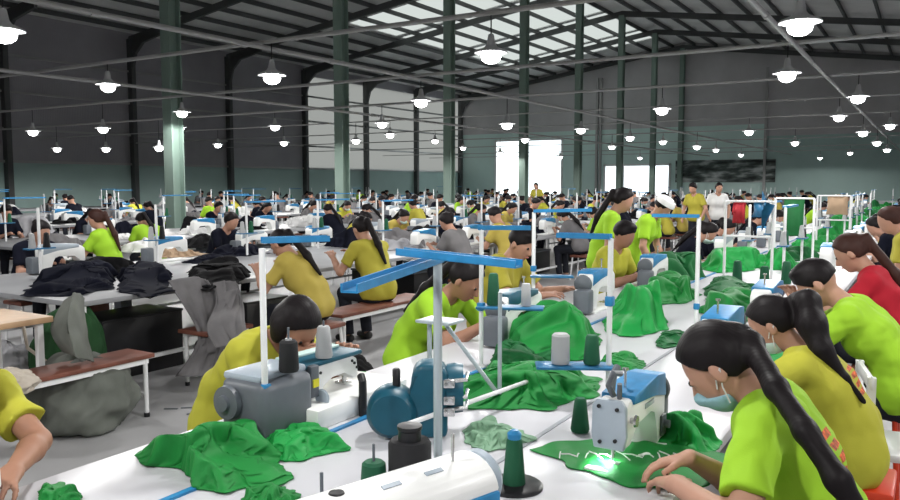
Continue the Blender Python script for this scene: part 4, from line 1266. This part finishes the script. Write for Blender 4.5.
# dark scissors and slips near the working machine
t = MB(); t.box((0, 0, 0.003), (0.10, 0.02, 0.006), 0.002); t.lathe([(0.018, 0), (0.022, 0.003), (0.018, 0.006)], (0.06, 0.015, 0), seg=12); t.lathe([(0.018, 0), (0.022, 0.003), (0.018, 0.006)], (0.06, -0.02, 0), seg=12)
o = t.build('thread_snips', M['black_plastic']); o.location = at(350, 399, TZ); o.rotation_euler = (0, 0, 0.9); tag(o, 'small dark thread snips on the white table behind the machine', 'snips')

# ================================================================== LEFT AISLE: BENCHES, SACKS, DARK CLOTH
def bench(c, l, w, rz, label, h=0.45, top='wood_red', leg='white_steel'):
    o = empty('bench', (c[0], c[1], 0), rz, label, 'bench', 'benches')
    t = MB(); t.box((0, 0, h - 0.015), (w, l, 0.03), 0.004); t.build('seat', M[top], o)
    t = MB(); t.box((-w / 2 + 0.03, 0, h - 0.05), (0.025, l - 0.08, 0.035)); t.box((w / 2 - 0.03, 0, h - 0.05), (0.025, l - 0.08, 0.035)); t.build('seat_frame', M[leg], o)
    for sx in (-1, 1):
        for sy in (-1, 1):
            lg = MB(); lg.tube([(sx * (w / 2 - 0.03), sy * (l / 2 - 0.06), h - 0.03), (sx * (w / 2 - 0.03), sy * (l / 2 - 0.06), 0.02)], 0.016, 10); g_ = lg.build('leg', M[leg], o)
            ft = MB(); ft.lathe([(0.02, 0), (0.02, 0.03)], (sx * (w / 2 - 0.03), sy * (l / 2 - 0.06), 0), seg=12); ft.build('rubber_foot', M['black_plastic'], g_)
    for sy in (-1, 1):
        t = MB(); t.box((0, sy * (l / 2 - 0.06), 0.16), (w - 0.06, 0.02, 0.02)); t.build('stretcher', M[leg], o)
    return o
bench(at(40, 372, 0.45), 1.5, 0.30, 0, 'red-brown wooden bench with white steel legs before the big sack')
b2 = at(377, 303, 0.45)
bench((b2.x, b2.y), 1.5, 0.34, 0, 'long dark wooden bench with white legs under the yellow-shirted seamstress')
s1 = at(212, 326, 0.47)
t0 = bench((s1.x + 0.05, s1.y), 0.50, 0.34, 0, 'short bench with pale legs under the draped grey cloth', 0.47, 'wood_red')
# wooden table end at the left edge
table(-5.60, -4.98, 2.2, 3.02, 'pale wooden table end at the left edge of the view', None, 'wood_pale')
# sacks
sk = at(82, 425, 0)
r = empty('sack', sk, 0, 'big slumped grey-green cloth sack on the floor behind the bench', 'sack')
blob('sack_body', (0, 0, 0), (0.36, 0.34, 0.26), M['sack_grey_green'], r, seed=2, amp=0.22, top=(-0.05, 0.05, 0))
q2 = at(57, 404, 0)
r = empty('sack', (q2.x - 0.05, q2.y + 0.12, 0), 0, 'tall grey-green sack with a dark green side, leaning against the table', 'sack')
blob('sack_body', (0, 0, 0), (0.24, 0.26, 0.40), M['sack_green'], r, seed=5, amp=0.14, top=(0.02, 0.05, 0), flat=0.2)
t = MB(); t.tube([(0.05, -0.36, 0.74), (0.22, -0.42, 0.50), (0.40, -0.30, 0.33), (0.48, -0.05, 0.28)], 0.012, 8); t.build('draw_cord', M['cord_white'], r)
# navy garments on the second row
pxheap('navy_garments', [(26, 297), (36, 284), (62, 272), (100, 268), (116, 272), (108, 290), (80, 298)], 0.16, M['navy_cloth'], 'heap of dark navy garments on the near end of the second row', seed=51, fr=4)
pxheap('navy_garments', [(122, 292), (120, 278), (132, 268), (162, 267), (170, 276), (166, 291), (150, 298)], 0.15, M['navy_cloth'], 'dark navy heap with paper tags on the second row', seed=53, fr=4)
pxheap('navy_garments', [(192, 287), (190, 275), (200, 267), (236, 266), (250, 274), (236, 286), (205, 291)], 0.14, M['black_cloth'], 'black garments heaped beside the draped grey cloth', seed=55, fr=4)
# cloth pulled up over the tall sack
sxv = lambda x, y, d: tuple(CAM + ray(x, y) * d)
o = sheet('sack_cloth', [[sxv(62, 303, 5.5), sxv(76, 292, 5.35), sxv(84, 298, 5.55)], [sxv(52, 322, 5.3), sxv(69, 318, 5.0), sxv(86, 325, 5.35)], [sxv(54, 338, 5.25), sxv(72, 338, 4.95), sxv(87, 342, 5.3)], [sxv(64, 352, 5.2), sxv(76, 356, 5.0), sxv(92, 362, 5.25)]], M['sack_grey_green'], amp=0.035, seed=66)
tag(o, 'grey-green cloth pulled up over the tall sack behind the bench', 'fabric')
# grey cloth draped from the table
sx = lambda x, y, d: tuple(CAM + ray(x, y) * d)
o = sheet('grey_fabric', [[sx(168, 281, 6.5), sx(190, 277, 6.6), sx(208, 280, 6.6)], [sx(180, 304, 6.3), sx(202, 304, 6.4), sx(222, 306, 6.5)], [sx(196, 340, 6.2), sx(210, 338, 6.2), sx(226, 336, 6.3)], [sx(176, 376, 6.1), sx(192, 377, 6.0), sx(212, 376, 6.1)]], M['grey_cloth'], amp=0.05, seed=61)
tag(o, 'long grey cloth hanging from the table down to the floor', 'fabric')
o = sheet('grey_fabric', [[sx(214, 283, 6.6), sx(228, 281, 6.6), sx(240, 284, 6.6)], [sx(214, 304, 6.4), sx(230, 303, 6.4), sx(246, 306, 6.4)], [sx(206, 326, 5.95), sx(226, 322, 6.0), sx(246, 326, 6.0)], [sx(216, 348, 5.85), sx(234, 346, 5.9), sx(250, 348, 5.9)]], M['pale_grey_cloth'] if False else M['grey_cloth'], amp=0.04, seed=64)
tag(o, 'grey cloth draped over the short bench beside the seamstress', 'fabric')
def boxobj(name, c, size, m, label, cat, rz=0, bev=0.008):
    o = empty(name, c, rz, label, cat)
    t = MB(); t.box((0, 0, size[2] / 2), size, bev); t.build('case', M[m], o)
    t = MB(); t.box((0, 0, size[2] + 0.006), (size[0] * 1.02, size[1] * 1.02, 0.02), 0.004); t.build('lid', M[m], o)
    return o
pb = at(265, 330, 0)
o = boxobj('storage_box', (-5.15, 4.95, 0), (0.45, 0.5, 0.62), 'black_plastic', 'black box with a white label beside the draped cloth', 'box')
t = MB(); t.box((0.228, 0.02, 0.42), (0.004, 0.08, 0.13)); t.build('label_sheet', M['paper'], o, smooth=False)
fb = at(147, 357, 0)
boxobj('storage_box', (-6.0, 4.3, 0), (0.5, 0.8, 0.5), 'black_plastic', 'black crate in the dark space below the navy heap', 'box')
t = MB(); t.box((0, 0, 0.02), (0.2, 0.3, 0.04)); t.box((0, 0, 0.06), (0.16, 0.26, 0.05), 0.01); o = t.build('white_tray', M['white_steel'], smooth=False); o.location = (fb.x, fb.y, 0); o.rotation_euler.z = 0.4
tag(o, 'small white tray on the floor below the second row', 'tray')
t = MB()
t.box((0, 0, 0.34), (0.10, 0.12, 0.68)); o = t.build('grey_pedestal', M['machine_grey'], smooth=False); pp = at(125, 355, 0); o.location = (pp.x, pp.y, 0); tag(o, 'grey pedestal under the second row table', 'pedestal')
pr = at(93, 345, 0)
o = boxobj('folded_red_cloth', (pr.x, pr.y, 0), (0.16, 0.3, 0.66), 'wood_red', 'dark red board standing under the table', 'board')
# white crumpled bag under the wooden table
o = blob('plastic_bag', (at(10, 400, 0).x, at(10, 400, 0).y, 0), (0.26, 0.22, 0.24), M['pale_grey_cloth'], None, seed=9, amp=0.35)
tag(o, 'pale grey crumpled bag under the wooden table end', 'bag')
o = blob('cloth_bag', (at(2, 392, 0.45).x, at(2, 392, 0.45).y, 0.45), (0.18, 0.16, 0.07), M['cord_white'], None, seed=11, amp=0.35); tag(o, 'beige rumpled cloth on the end of the bench', 'cloth')
# dark heap between the left and the front row
pd = at(345, 345, 0)
o = blob('black_sack', (-3.55, 4.05, 0), (0.34, 0.42, 0.26), M['black_cloth'], None, seed=14, amp=0.3, fr=6); tag(o, 'black rumpled sack in the aisle behind the front table', 'sack')
# litter on the floor
for i, (x, y) in enumerate(((171, 409), (188, 408), (194, 414))):
    t = MB(); t.box((0, 0, 0.003), (0.10, 0.022, 0.004), 0.001); o = t.build('fabric_scrap', M['machine_grey'], smooth=False); o.location = at(x, y, 0.0); o.rotation_euler.z = TH + 0.1 * i
    tag(o, 'small dark fabric scrap on the grey floor of the left aisle, ' + ('leftmost', 'farthest', 'nearest')[i] + ' of three', 'scrap', 'scraps on the floor')

# ================================================================== STOOLS
def stool(c, label, top='wood_red', leg='white_steel', h=0.43):
    o = empty('stool', (c[0], c[1], 0), 0, label, 'stool', 'stools')
    t = MB(); t.box((0, 0, h - 0.02), (0.34, 0.34, 0.04), 0.012); t.build('seat', M[top], o)
    for sx_ in (-1, 1):
        for sy_ in (-1, 1):
            t = MB(); t.tube([(sx_ * 0.13, sy_ * 0.13, h - 0.03), (sx_ * 0.16, sy_ * 0.16, 0)], 0.014, 8); t.build('leg', M[leg], o)
    return o
def chair(c, rz, label, m='white_steel'):
    o = empty('chair', (c[0], c[1], 0), rz, label, 'chair')
    t = MB(); t.box((0, 0, 0.42), (0.40, 0.40, 0.04), 0.015); t.build('seat', M[m], o)
    t = MB()
    for z in (0.55, 0.65, 0.75): t.box((0, -0.20, z), (0.40, 0.025, 0.06), 0.01)
    t.build('backrest', M[m], o)
    for sx_ in (-1, 1):
        t = MB(); t.box((sx_ * 0.18, 0.18, 0.20), (0.035, 0.035, 0.40)); t.build('leg', M[m], o)
        t = MB(); t.box((sx_ * 0.18, -0.20, 0.39), (0.035, 0.035, 0.78)); t.build('leg', M[m], o)
    return o

# ================================================================== WHITE RACKS WITH HANGING CLOTH
def rack(c, w, h, label, cloths):
    o = empty('hanging_rack', c, 0, label, 'rack')
    for sx_ in (-1, 1):
        t = MB(); t.tube([(sx_ * w / 2, 0, 0), (sx_ * w / 2, 0, h)], 0.013, 8); t.build('post', M['white_steel'], o)
    for z in (h, h * 0.55):
        t = MB(); t.tube([(-w / 2, 0, z), (w / 2, 0, z)], 0.010, 8); t.build('crossbar', M['white_steel'], o)
    for k, (x, wd, ln, m, lab) in enumerate(cloths):
        q = sheet('hanging_cloth', [[(x - wd / 2, 0, h), (x, 0.02, h + 0.015), (x + wd / 2, 0, h)], [(x - wd / 2, -0.03, h - ln * 0.5), (x, -0.06, h - ln * 0.5), (x + wd / 2, -0.02, h - ln * 0.5)], [(x - wd * 0.6, -0.02, h - ln), (x, -0.06, h - ln), (x + wd * 0.55, -0.03, h - ln)]], M[m], None, amp=0.025, seed=80 + k, sub=6)
        q.location = Vector(c) + q.location
        tag(q, lab, 'fabric')
for (px_, w_, Y_, lab, cl) in ((748, 0.42, 7.6, 'white rack with red and blue cloth behind the front row machines', [(-0.08, 0.10, 0.20, 'red_cloth', 'dark red cloth hanging on the white rack'), (0.10, 0.12, 0.14, 'blue_tray', 'blue cloth hanging on the white rack beside the red one')]),
                        (793, 0.40, 9.4, 'white rack with a long green cloth farther along the front row', [(0.0, 0.20, 0.42, 'green_cloth_dark', 'long green cloth hanging on the farther white rack')]),
                        (832, 0.40, 11.6, 'white rack with a beige cloth at the far end of the front row', [(0.05, 0.24, 0.25, 'cardboard', 'beige cloth over the farthest white rack')])):
    q = atY(px_, 250, Y_)
    rack((q.x, Y_, TZ), w_, 0.72, lab, cl)

# ================================================================== PEOPLE NEAR THE FRONT
V3 = lambda *a: Vector(a)
# 1 masked woman in lime with the long ponytail
person((-0.20, 2.30, 0), RIGHT, 'seamstress in bright lime shirt with very long ponytail and blue mask, nearest at the right', lean=8, curl=18, pitch=46, yaw=4, hip=0.57, neck=0.05,
       wrists=[at(676, 484, 0.84), at(690, 458, 0.86)], pole=[(-1.0, -0.5, -0.6), None], hands=[{'dir': (-0.55, 0.85, -0.25), 'curl': 0.55}, {'dir': (-0.9, -0.35, -0.25), 'curl': 0.5}],
       shirt='lime_shirt', mask='mask_teal', vox=0.0062, seed=3, sc=1.0, print_box=(0.0, 0.07, -0.12, 0.04),
       tail=[(CAM + ray(x, y) * d, r_) for x, y, d, r_ in ((738, 334, 2.24, 0.030), (750, 344, 2.20, 0.034), (776, 388, 2.04, 0.028), (806, 432, 1.92, 0.027), (838, 480, 1.84, 0.028), (860, 515, 1.82, 0.024))])
stool((-0.24, 2.30), 'stool under the lime-shirted seamstress nearest at the right', 'red_plastic', 'red_plastic')
person((-0.22, 3.60, 0), RIGHT, 'seamstress in yellow-green shirt with ponytail and pale mask, second at the right', lean=10, curl=26, pitch=34, yaw=2, hip=0.50,
       wrists=[V3(-0.76, 3.42, 0.90), V3(-0.70, 3.80, 0.86)], pole=[(-1.0, 0.1, -0.5), None], shirt='yellow_green_shirt', mask='mask_pale', vox=0.0075, seed=8, sc=0.97, print_box=(-0.02, 0.10, -0.10, 0.03),
       tail=[(CAM + ray(x, y) * d, r_) for x, y, d, r_ in ((796, 300, 3.36, 0.034), (807, 302, 3.32, 0.052), (812, 325, 3.27, 0.058), (822, 350, 3.22, 0.042), (845, 378, 3.17, 0.016), (864, 402, 3.14, 0.010))])
stool((-0.24, 3.60), 'red plastic stool under the seamstress in the yellow-green shirt', 'red_plastic', 'red_plastic')
person((-0.08, 4.72, 0), RIGHT, 'short-haired worker in lime shirt bending over his machine at the right', lean=14, curl=28, pitch=40, yaw=4,
       wrists=[V3(-0.60, 4.62, 0.96), V3(-0.64, 4.84, 0.98)], pole=[(-0.7, -0.7, -0.7), None], shirt='lime_shirt', hair='short', skin='skin', vox=0.0085, seed=12, sc=1.08, hip=0.54)
stool((-0.24, 4.72), 'stool under the short-haired worker in lime', 'red_plastic', 'red_plastic', 0.48)
chair((-0.03, 4.14), -PI / 2 + 0.2, 'white plastic chair behind the yellow-green shirted seamstress')
person((-0.15, 5.95, 0), RIGHT, 'worker in red shirt with brown hair at the right edge', lean=6, curl=20, pitch=34, wrists=[V3(-0.68, 5.85, 0.86), V3(-0.68, 6.1, 0.86)], shirt='red_shirt', hair='long', hair_mat='hair_brown', vox=0.011, seed=14, sc=1.04, hip=0.56)
stool((-0.24, 5.95), 'stool under the red-shirted worker', 'wood_red')
person((-0.04, 7.3, 0), RIGHT, 'brown-haired person in yellow top beyond the red-shirted worker', lean=8, curl=15, pitch=25, shirt='olive_shirt', hair='bun', hair_mat='hair_brown', vox=0.014, seed=15, standing=True, sc=0.90)
# left side
person((-2.68, 2.44, 0), LEFT, 'seamstress in yellow-green shirt bowed low behind the heavy grey-motored machine', lean=17, curl=28, pitch=50, yaw=-14, hip=0.575,
       wrists=[V3(-2.16, 2.62, 0.90), V3(-2.20, 2.32, 0.90)], shirt='yellow_green_shirt', hair='bob', vox=0.008, seed=21, sc=1.0, skin='skin_tan')
stool((-2.68, 2.42), 'stool under the bowed seamstress behind the grey motor')
person((-2.84, 1.21, 0), LEFT, 'person at the bottom left edge, only a yellow-green sleeve and bare forearm in view', lean=12, curl=20, pitch=30,
       wrists=[V3(-2.22, 1.20, 0.82), V3(-2.26, 1.0, 0.82)], shirt='yellow_green_shirt', hair='bun', vox=0.008, seed=23, skin='skin_tan', pole=[(-1.0, 0.1, -0.55), None])
stool((-2.86, 1.20), 'stool of the person at the bottom left edge')
person((-2.72, 3.95, 0), LEFT, 'seamstress in lime shirt looking down at her machine behind the grey post', lean=14, curl=28, pitch=38, yaw=0,
       wrists=[V3(-2.10, 4.15, 0.86), V3(-2.10, 3.80, 0.86)], shirt='lime_shirt', hair='ponytail', vox=0.0095, seed=25, skin='skin_tan')
stool((-2.66, 3.95), 'stool under the lime-shirted seamstress behind the grey post')
person((-2.86, 5.22, 0), LEFT, 'short-haired worker in olive yellow shirt behind the large green heap', lean=6, curl=18, pitch=30, yaw=-10,
       wrists=[V3(-2.3, 5.4, 0.86), V3(-2.3, 5.0, 0.86)], shirt='olive_shirt', hair='short', vox=0.0115, seed=27, sc=1.03, hip=0.58)
stool((-2.80, 5.22), 'stool under the worker in olive yellow')
person((-4.55, 5.15, 0), RIGHT + 0.1, 'woman in mustard shirt with black ponytail, seen from behind beside the white post', lean=14, curl=22, pitch=34, shirt='mustard_shirt', hair='ponytail', vox=0.0105, seed=29,
       wrists=[V3(-5.05, 4.95, 0.88), V3(-5.05, 5.35, 0.88)])
stool((-4.52, 5.15), 'stool under the woman in the mustard shirt')
person((-4.72, 6.30, 0), RIGHT - 0.25, 'seamstress in yellow shirt sitting on the long dark bench', lean=8, curl=18, pitch=24, shirt='olive_shirt', hair='ponytail', vox=0.0105, seed=31, sc=1.02,
       wrists=[V3(-5.2, 6.15, 0.9), V3(-5.2, 6.5, 0.9)])
# machines of the near left workers
o = copy_tree(m_teal); put(o, (-2.0, 3.98, TZ), LEFT, 'white and teal sewing machine before the lime-shirted seamstress')
o = copy_tree(m_blue); put(o, (-2.0, 5.24, TZ), LEFT, 'white sewing machine before the worker in olive yellow')
o = copy_tree(m_blue); put(o, (-2.12, 0.90, TZ), LEFT, 'white and blue sewing machine cut by the bottom left edge', sc=0.82)
# standing women beyond the front row
person((-2.78, 7.35, 0), LEFT + 0.3, 'woman in lime standing in the aisle with a long dark ponytail', lean=6, curl=12, pitch=24, shirt='lime_shirt', hair='ponytail', vox=0.0125, standing=True, seed=33, sc=0.98, parts=True)
person((-2.72, 8.25, 0), LEFT, 'person in lime with a white cap standing beyond the front row', lean=10, curl=18, pitch=34, shirt='lime_shirt', hair='short', vox=0.0135, standing=True, seed=34, cap=True, sc=0.95)
person((-2.52, 6.75, 0), LEFT - 0.2, 'seated short-haired worker in yellow shirt below the standing women', lean=4, curl=14, pitch=22, shirt='yellow_green_shirt', hair='short', vox=0.0125, seed=35, skin='skin_tan', sc=1.0, wrists=[V3(-2.1, 6.95, 0.86), V3(-2.1, 6.5, 0.86)])
stool((-2.54, 6.75), 'stool under the seated worker below the standing women')
o = copy_tree(m_blue); put(o, (-2.0, 6.6, TZ), LEFT, 'white sewing machine before the seated worker below the standing women')
person((-8.55, 5.95, 0), 2.0, 'woman in lime with very long brown hair on the far side of the second row', lean=4, curl=10, pitch=16, shirt='lime_shirt', hair='ponytail', hair_mat='hair_brown', vox=0.0125, seed=36)
stool((-8.55, 5.95), 'stool under the woman with long brown hair')
# far standing pair
p_ = atX(693, 190, -6.0)
person((-4.50, 17.9, 0), PI - 0.3, 'standing worker in dull yellow with dark cap of hair before the far banner', lean=3, curl=8, pitch=14, shirt='olive_shirt', hair='short', vox=0.02, standing=True, seed=41)
person((-4.28, 18.9, 0), PI + 0.5, 'standing worker in white shirt before the far banner', lean=3, curl=8, pitch=14, shirt='white_shirt', hair='bun', vox=0.02, standing=True, seed=42)
p_ = atX(546, 192, -13.9)
person((-13.0, 27.6, 0), PI, 'worker in yellow standing in front of the bright doorway', lean=3, curl=8, pitch=14, shirt='olive_shirt', hair='ponytail', vox=0.025, standing=True, seed=43)

# ================================================================== THE CROWDED ROWS BEHIND
m_small = {}
for kind in ('blue', 'grey'):
    r = make_machine(kind, False)
    m_small[kind] = r
used_small = {'blue': False, 'grey': False}
def far_person_protos():
    out = []
    for k, (hr, lean, pit, sc) in enumerate((('bun', 8, 28, 0.98), ('ponytail', 14, 36, 0.97), ('short', 6, 24, 1.02), ('long', 18, 42, 0.96))):
        out.append(person((0, 0, 0), 0, None, lean=lean, curl=18, pitch=pit, hair=hr, vox=0.024, seed=60 + k, sc=sc, mask='mask_pale' if k == 3 else None))
    return out
FP = far_person_protos()
FPU = [False] * len(FP)
def slot(o, m):
    o.material_slots[0].link = 'OBJECT'
    o.material_slots[0].material = M[m]
stp = {}
def post_proto(ch):
    o = empty('thread_stand')
    t = MB(); t.tube([(0, 0, 0), (0, 0, 0.66)], 0.014, 8); t.build('post', M['white_steel'], o)
    t = MB(); t.box((0, 0, 0.28), (0.10, 0.26, 0.012)); t.build('spool_tray', M['blue_tray'], o)
    for y, m in ((-0.07, 'silver_thread'), (0.07, 'green_thread' if ch else 'black_thread')):
        t = MB(); t.lathe([(0, 0.286), (0.035, 0.286), (0.022, 0.42), (0, 0.43)], (0, y, 0), seg=10); t.build('spool', M[m], o)
    if ch:
        t = MB(); t.box((0, 0.32, 0.66), (0.06, 0.66, 0.02)); t.build('channel', M['blue_plastic'], o)
    return o
PP = [post_proto(False), post_proto(True)]
PPU = [False, False]
stool_p = stool((0, 0), 'stool')
stool_used = [False]
t = MB(); t.box((0, 0, 0.20), (0.50, 0.62, 0.40), 0.015); crate_p = empty('storage_crate'); t.build('case', M['black_plastic'], crate_p)
t = MB(); t.box((0, 0, 0.41), (0.52, 0.64, 0.03), 0.006); t.build('lid', M['machine_grey'], crate_p)
crate_used = [False]
SCOL = [('olive_shirt', 'olive yellow'), ('lime_shirt', 'lime'), ('yellow_green_shirt', 'yellow-green'), ('navy_cloth', 'dark'), ('mustard_shirt', 'mustard'), ('grey_cloth', 'grey')]
names_row = ['front', 'second', 'third', 'fourth', 'fifth', 'sixth']
CLOTH = {0: ['green_cloth', 'green_cloth_dark', 'green_cloth_bright', 'green_cloth'], 1: ['navy_cloth', 'black_cloth', 'grey_cloth', 'pale_grey_cloth'], 2: ['black_cloth', 'grey_cloth', 'white_cloth', 'navy_cloth']}
heap_meshes = []
for k in range(6):
    h = heap('fabric_heap', oval((0, 0), 0.46, 0.34, 0, 11, k), 0.0, 0.16 + 0.035 * k, M['green_cloth'], seed=70 + k, fr=5.5, res=36, its=60, pw=2.4)
    heap_meshes.append(h)
heap_used = [False] * 6
rs = random.Random(21)
centers = [-1.42] + ROWS
for ri, xc in enumerate(centers):
    half_w = 0.84 if ri == 0 else RW
    y0 = (9.2, 7.9, 7.0, 9.2, 12.0, 14.8)[ri]
    step = (1.25, 1.3, 1.45, 1.7, 2.0, 2.3)[ri]
    y1 = (36, 46, 46, 46, 46, 46)[ri]
    for side in (-1, 1):
        sname = 'left' if side < 0 else 'right'
        npers = nm = npst = nh = ncr = 0
        y = y0 + (0.5 * step if side > 0 and ri else 0)
        if ri == 1 and side < 0: y = 4.6
        if ri == 0 and side > 0: y = 8.6
        while y < y1:
            rz = LEFT if side < 0 else RIGHT
            # machine
            if rs.random() < (0.85 if y < 22 else 0.5):
                k = 'blue' if rs.random() < 0.6 else 'grey'
                o = m_small[k] if not used_small[k] else copy_tree(m_small[k]); used_small[k] = True
                put(o, (xc + side * (half_w - 0.27), y, TZ), rz, 'white sewing machine, %s from front, %s side of the %s row' % (ORD[nm], sname, names_row[ri]), 'sewing machines of the %s row' % names_row[ri])
                nm += 1
            # seated person
            if rs.random() < (0.72 if y < 26 else 0.5) and not (ri == 1 and side < 0 and abs(y - 5.9) < 0.9):
                k = rs.randrange(4)
                o = FP[k] if not FPU[k] else copy_tree(FP[k]); FPU[k] = True
                sm, sn = rs.choice(SCOL + SCOL[3:4] * 3 + SCOL[5:6] * 2) if ri < 3 else rs.choice(SCOL + SCOL[3:4] * 5 + SCOL[5:6] * 3)
                for ch in o.children:
                    if ch.name.startswith('shirt'): slot(ch, sm)
                o.location = (xc + side * (half_w + 0.33) + rs.uniform(-0.04, 0.04), y + rs.uniform(-0.05, 0.05), 0)
                o.rotation_euler = (0, 0, rz + rs.uniform(-0.25, 0.25))
                tag(o, 'seated worker in %s shirt, %s from front, %s side of the %s row' % (sn, ORD[npers], sname, names_row[ri]), 'person', 'workers seated along the %s row' % names_row[ri])
                st = stool_p if not stool_used[0] else copy_tree(stool_p); stool_used[0] = True
                st.location = (o.location.x + side * 0.02, o.location.y, 0)
                tag(st, 'stool of the %s worker from front, %s side of the %s row' % (ORD[npers], sname, names_row[ri]), 'stool', 'stools along the %s row' % names_row[ri])
                npers += 1
            if ri in (1, 2) and y < 20 and rs.random() < 0.6 and not (ri == 1 and side > 0 and y < 7):
                c_o = crate_p if not crate_used[0] else copy_tree(crate_p); crate_used[0] = True
                c_o.location = (xc + side * 0.28, y + 0.6, 0)
                tag(c_o, 'black crate under the table, %s from front, %s side of the %s row' % (ORD[ncr], sname, names_row[ri]), 'crate', 'crates under the %s row' % names_row[ri])
                ncr += 1
            # thread stand
            if rs.random() < (0.75 if y < 20 else 0.35):
                k = 1 if rs.random() < 0.35 else 0
                o = PP[k] if not PPU[k] else copy_tree(PP[k]); PPU[k] = True
                o.location = (xc + side * (half_w - 0.62), y - 0.42, TZ); o.rotation_euler = (0, 0, 0); 
                tag(o, 'white thread stand%s, %s from front, %s side of the %s row' % (' with blue channel' if k else '', ORD[npst], sname, names_row[ri]), 'thread stand', 'thread stands of the %s row' % names_row[ri])
                npst += 1
            # heap of work in the middle of the table
            if rs.random() < (0.85 if y < 24 else 0.6):
                k = rs.randrange(6)
                o = heap_meshes[k] if not heap_used[k] else heap_meshes[k].copy()
                if heap_used[k]: COL.objects.link(o)
                heap_used[k] = True
                cm = rs.choice(CLOTH[min(ri, 2)])
                o.location = (xc + side * (0.42 if ri else 0.06), y + 0.15, TZ + 0.002); o.rotation_euler = (0, 0, rs.uniform(0, 6))
                sc = rs.uniform(0.75, 1.1) * (0.8 if ri == 0 else 1); o.scale = (sc * (0.7 if ri else 0.8), sc, sc * rs.uniform(0.55, 0.95) * (1.25 if ri == 0 else 1))
                slot(o, cm)
                nmn = {'g': 'green', 'n': 'navy', 'b': 'black', 'p': 'pale grey', 'w': 'white'}[cm[0]] if cm != 'grey_cloth' else 'grey'
                tag(o, '%s heap of cloth, %s from front, %s half of the %s row' % (nmn, ORD[nh], sname, names_row[ri]), 'fabric', 'cloth heaps on the %s row' % names_row[ri])
                nh += 1
            y += step
for i, (x, y, w_, d_, cm, H_, lab) in enumerate((
        (30, 236, 0.55, 0.45, 'pale_grey_cloth', 0.35, 'big pale grey bundle of cloth at the far left edge'),
        (62, 250, 0.40, 0.40, 'grey_cloth', 0.22, 'grey cloth bundle behind the navy heaps at the left'),
        (150, 250, 0.45, 0.35, 'white_cloth', 0.16, 'white cloth bundle behind the navy heaps'),
        (172, 256, 0.40, 0.30, 'cardboard', 0.10, 'beige cloth bundle beside the white one on the second row'),
        (205, 246, 0.40, 0.35, 'black_cloth', 0.18, 'black cloth bundle on the far half of the second row'),
        (240, 254, 0.40, 0.32, 'navy_cloth', 0.14, 'dark navy bundle behind the slim white post'),
        (402, 246, 0.50, 0.45, 'grey_cloth', 0.28, 'grey bundle of cloth right of the seamstress on the bench'),
        (425, 240, 0.45, 0.40, 'black_cloth', 0.26, 'dark bundle of cloth above the blue channel'),
        (455, 238, 0.45, 0.40, 'navy_cloth', 0.24, 'navy bundle of cloth behind the lime-shirted seamstress'))):
    p_ = at(x, y, TZ)
    h = heap('cloth_bundle', oval((p_.x, p_.y), w_, d_, 0.4 * i, 11, 90 + i), TZ + 0.002, H_, M[cm], lab, 'fabric', seed=100 + i, fr=5, res=40, its=70)
# remove sources that were never placed
for lst, usedl in ((FP, FPU), (PP, PPU), (heap_meshes, heap_used)):
    for o, u in zip(lst, usedl):
        if not u:
            for ch in list(o.children_recursive): bpy.data.objects.remove(ch)
            bpy.data.objects.remove(o)
for r in (m_blue, m_teal):
    for ch in list(r.children_recursive): bpy.data.objects.remove(ch)
    bpy.data.objects.remove(r)
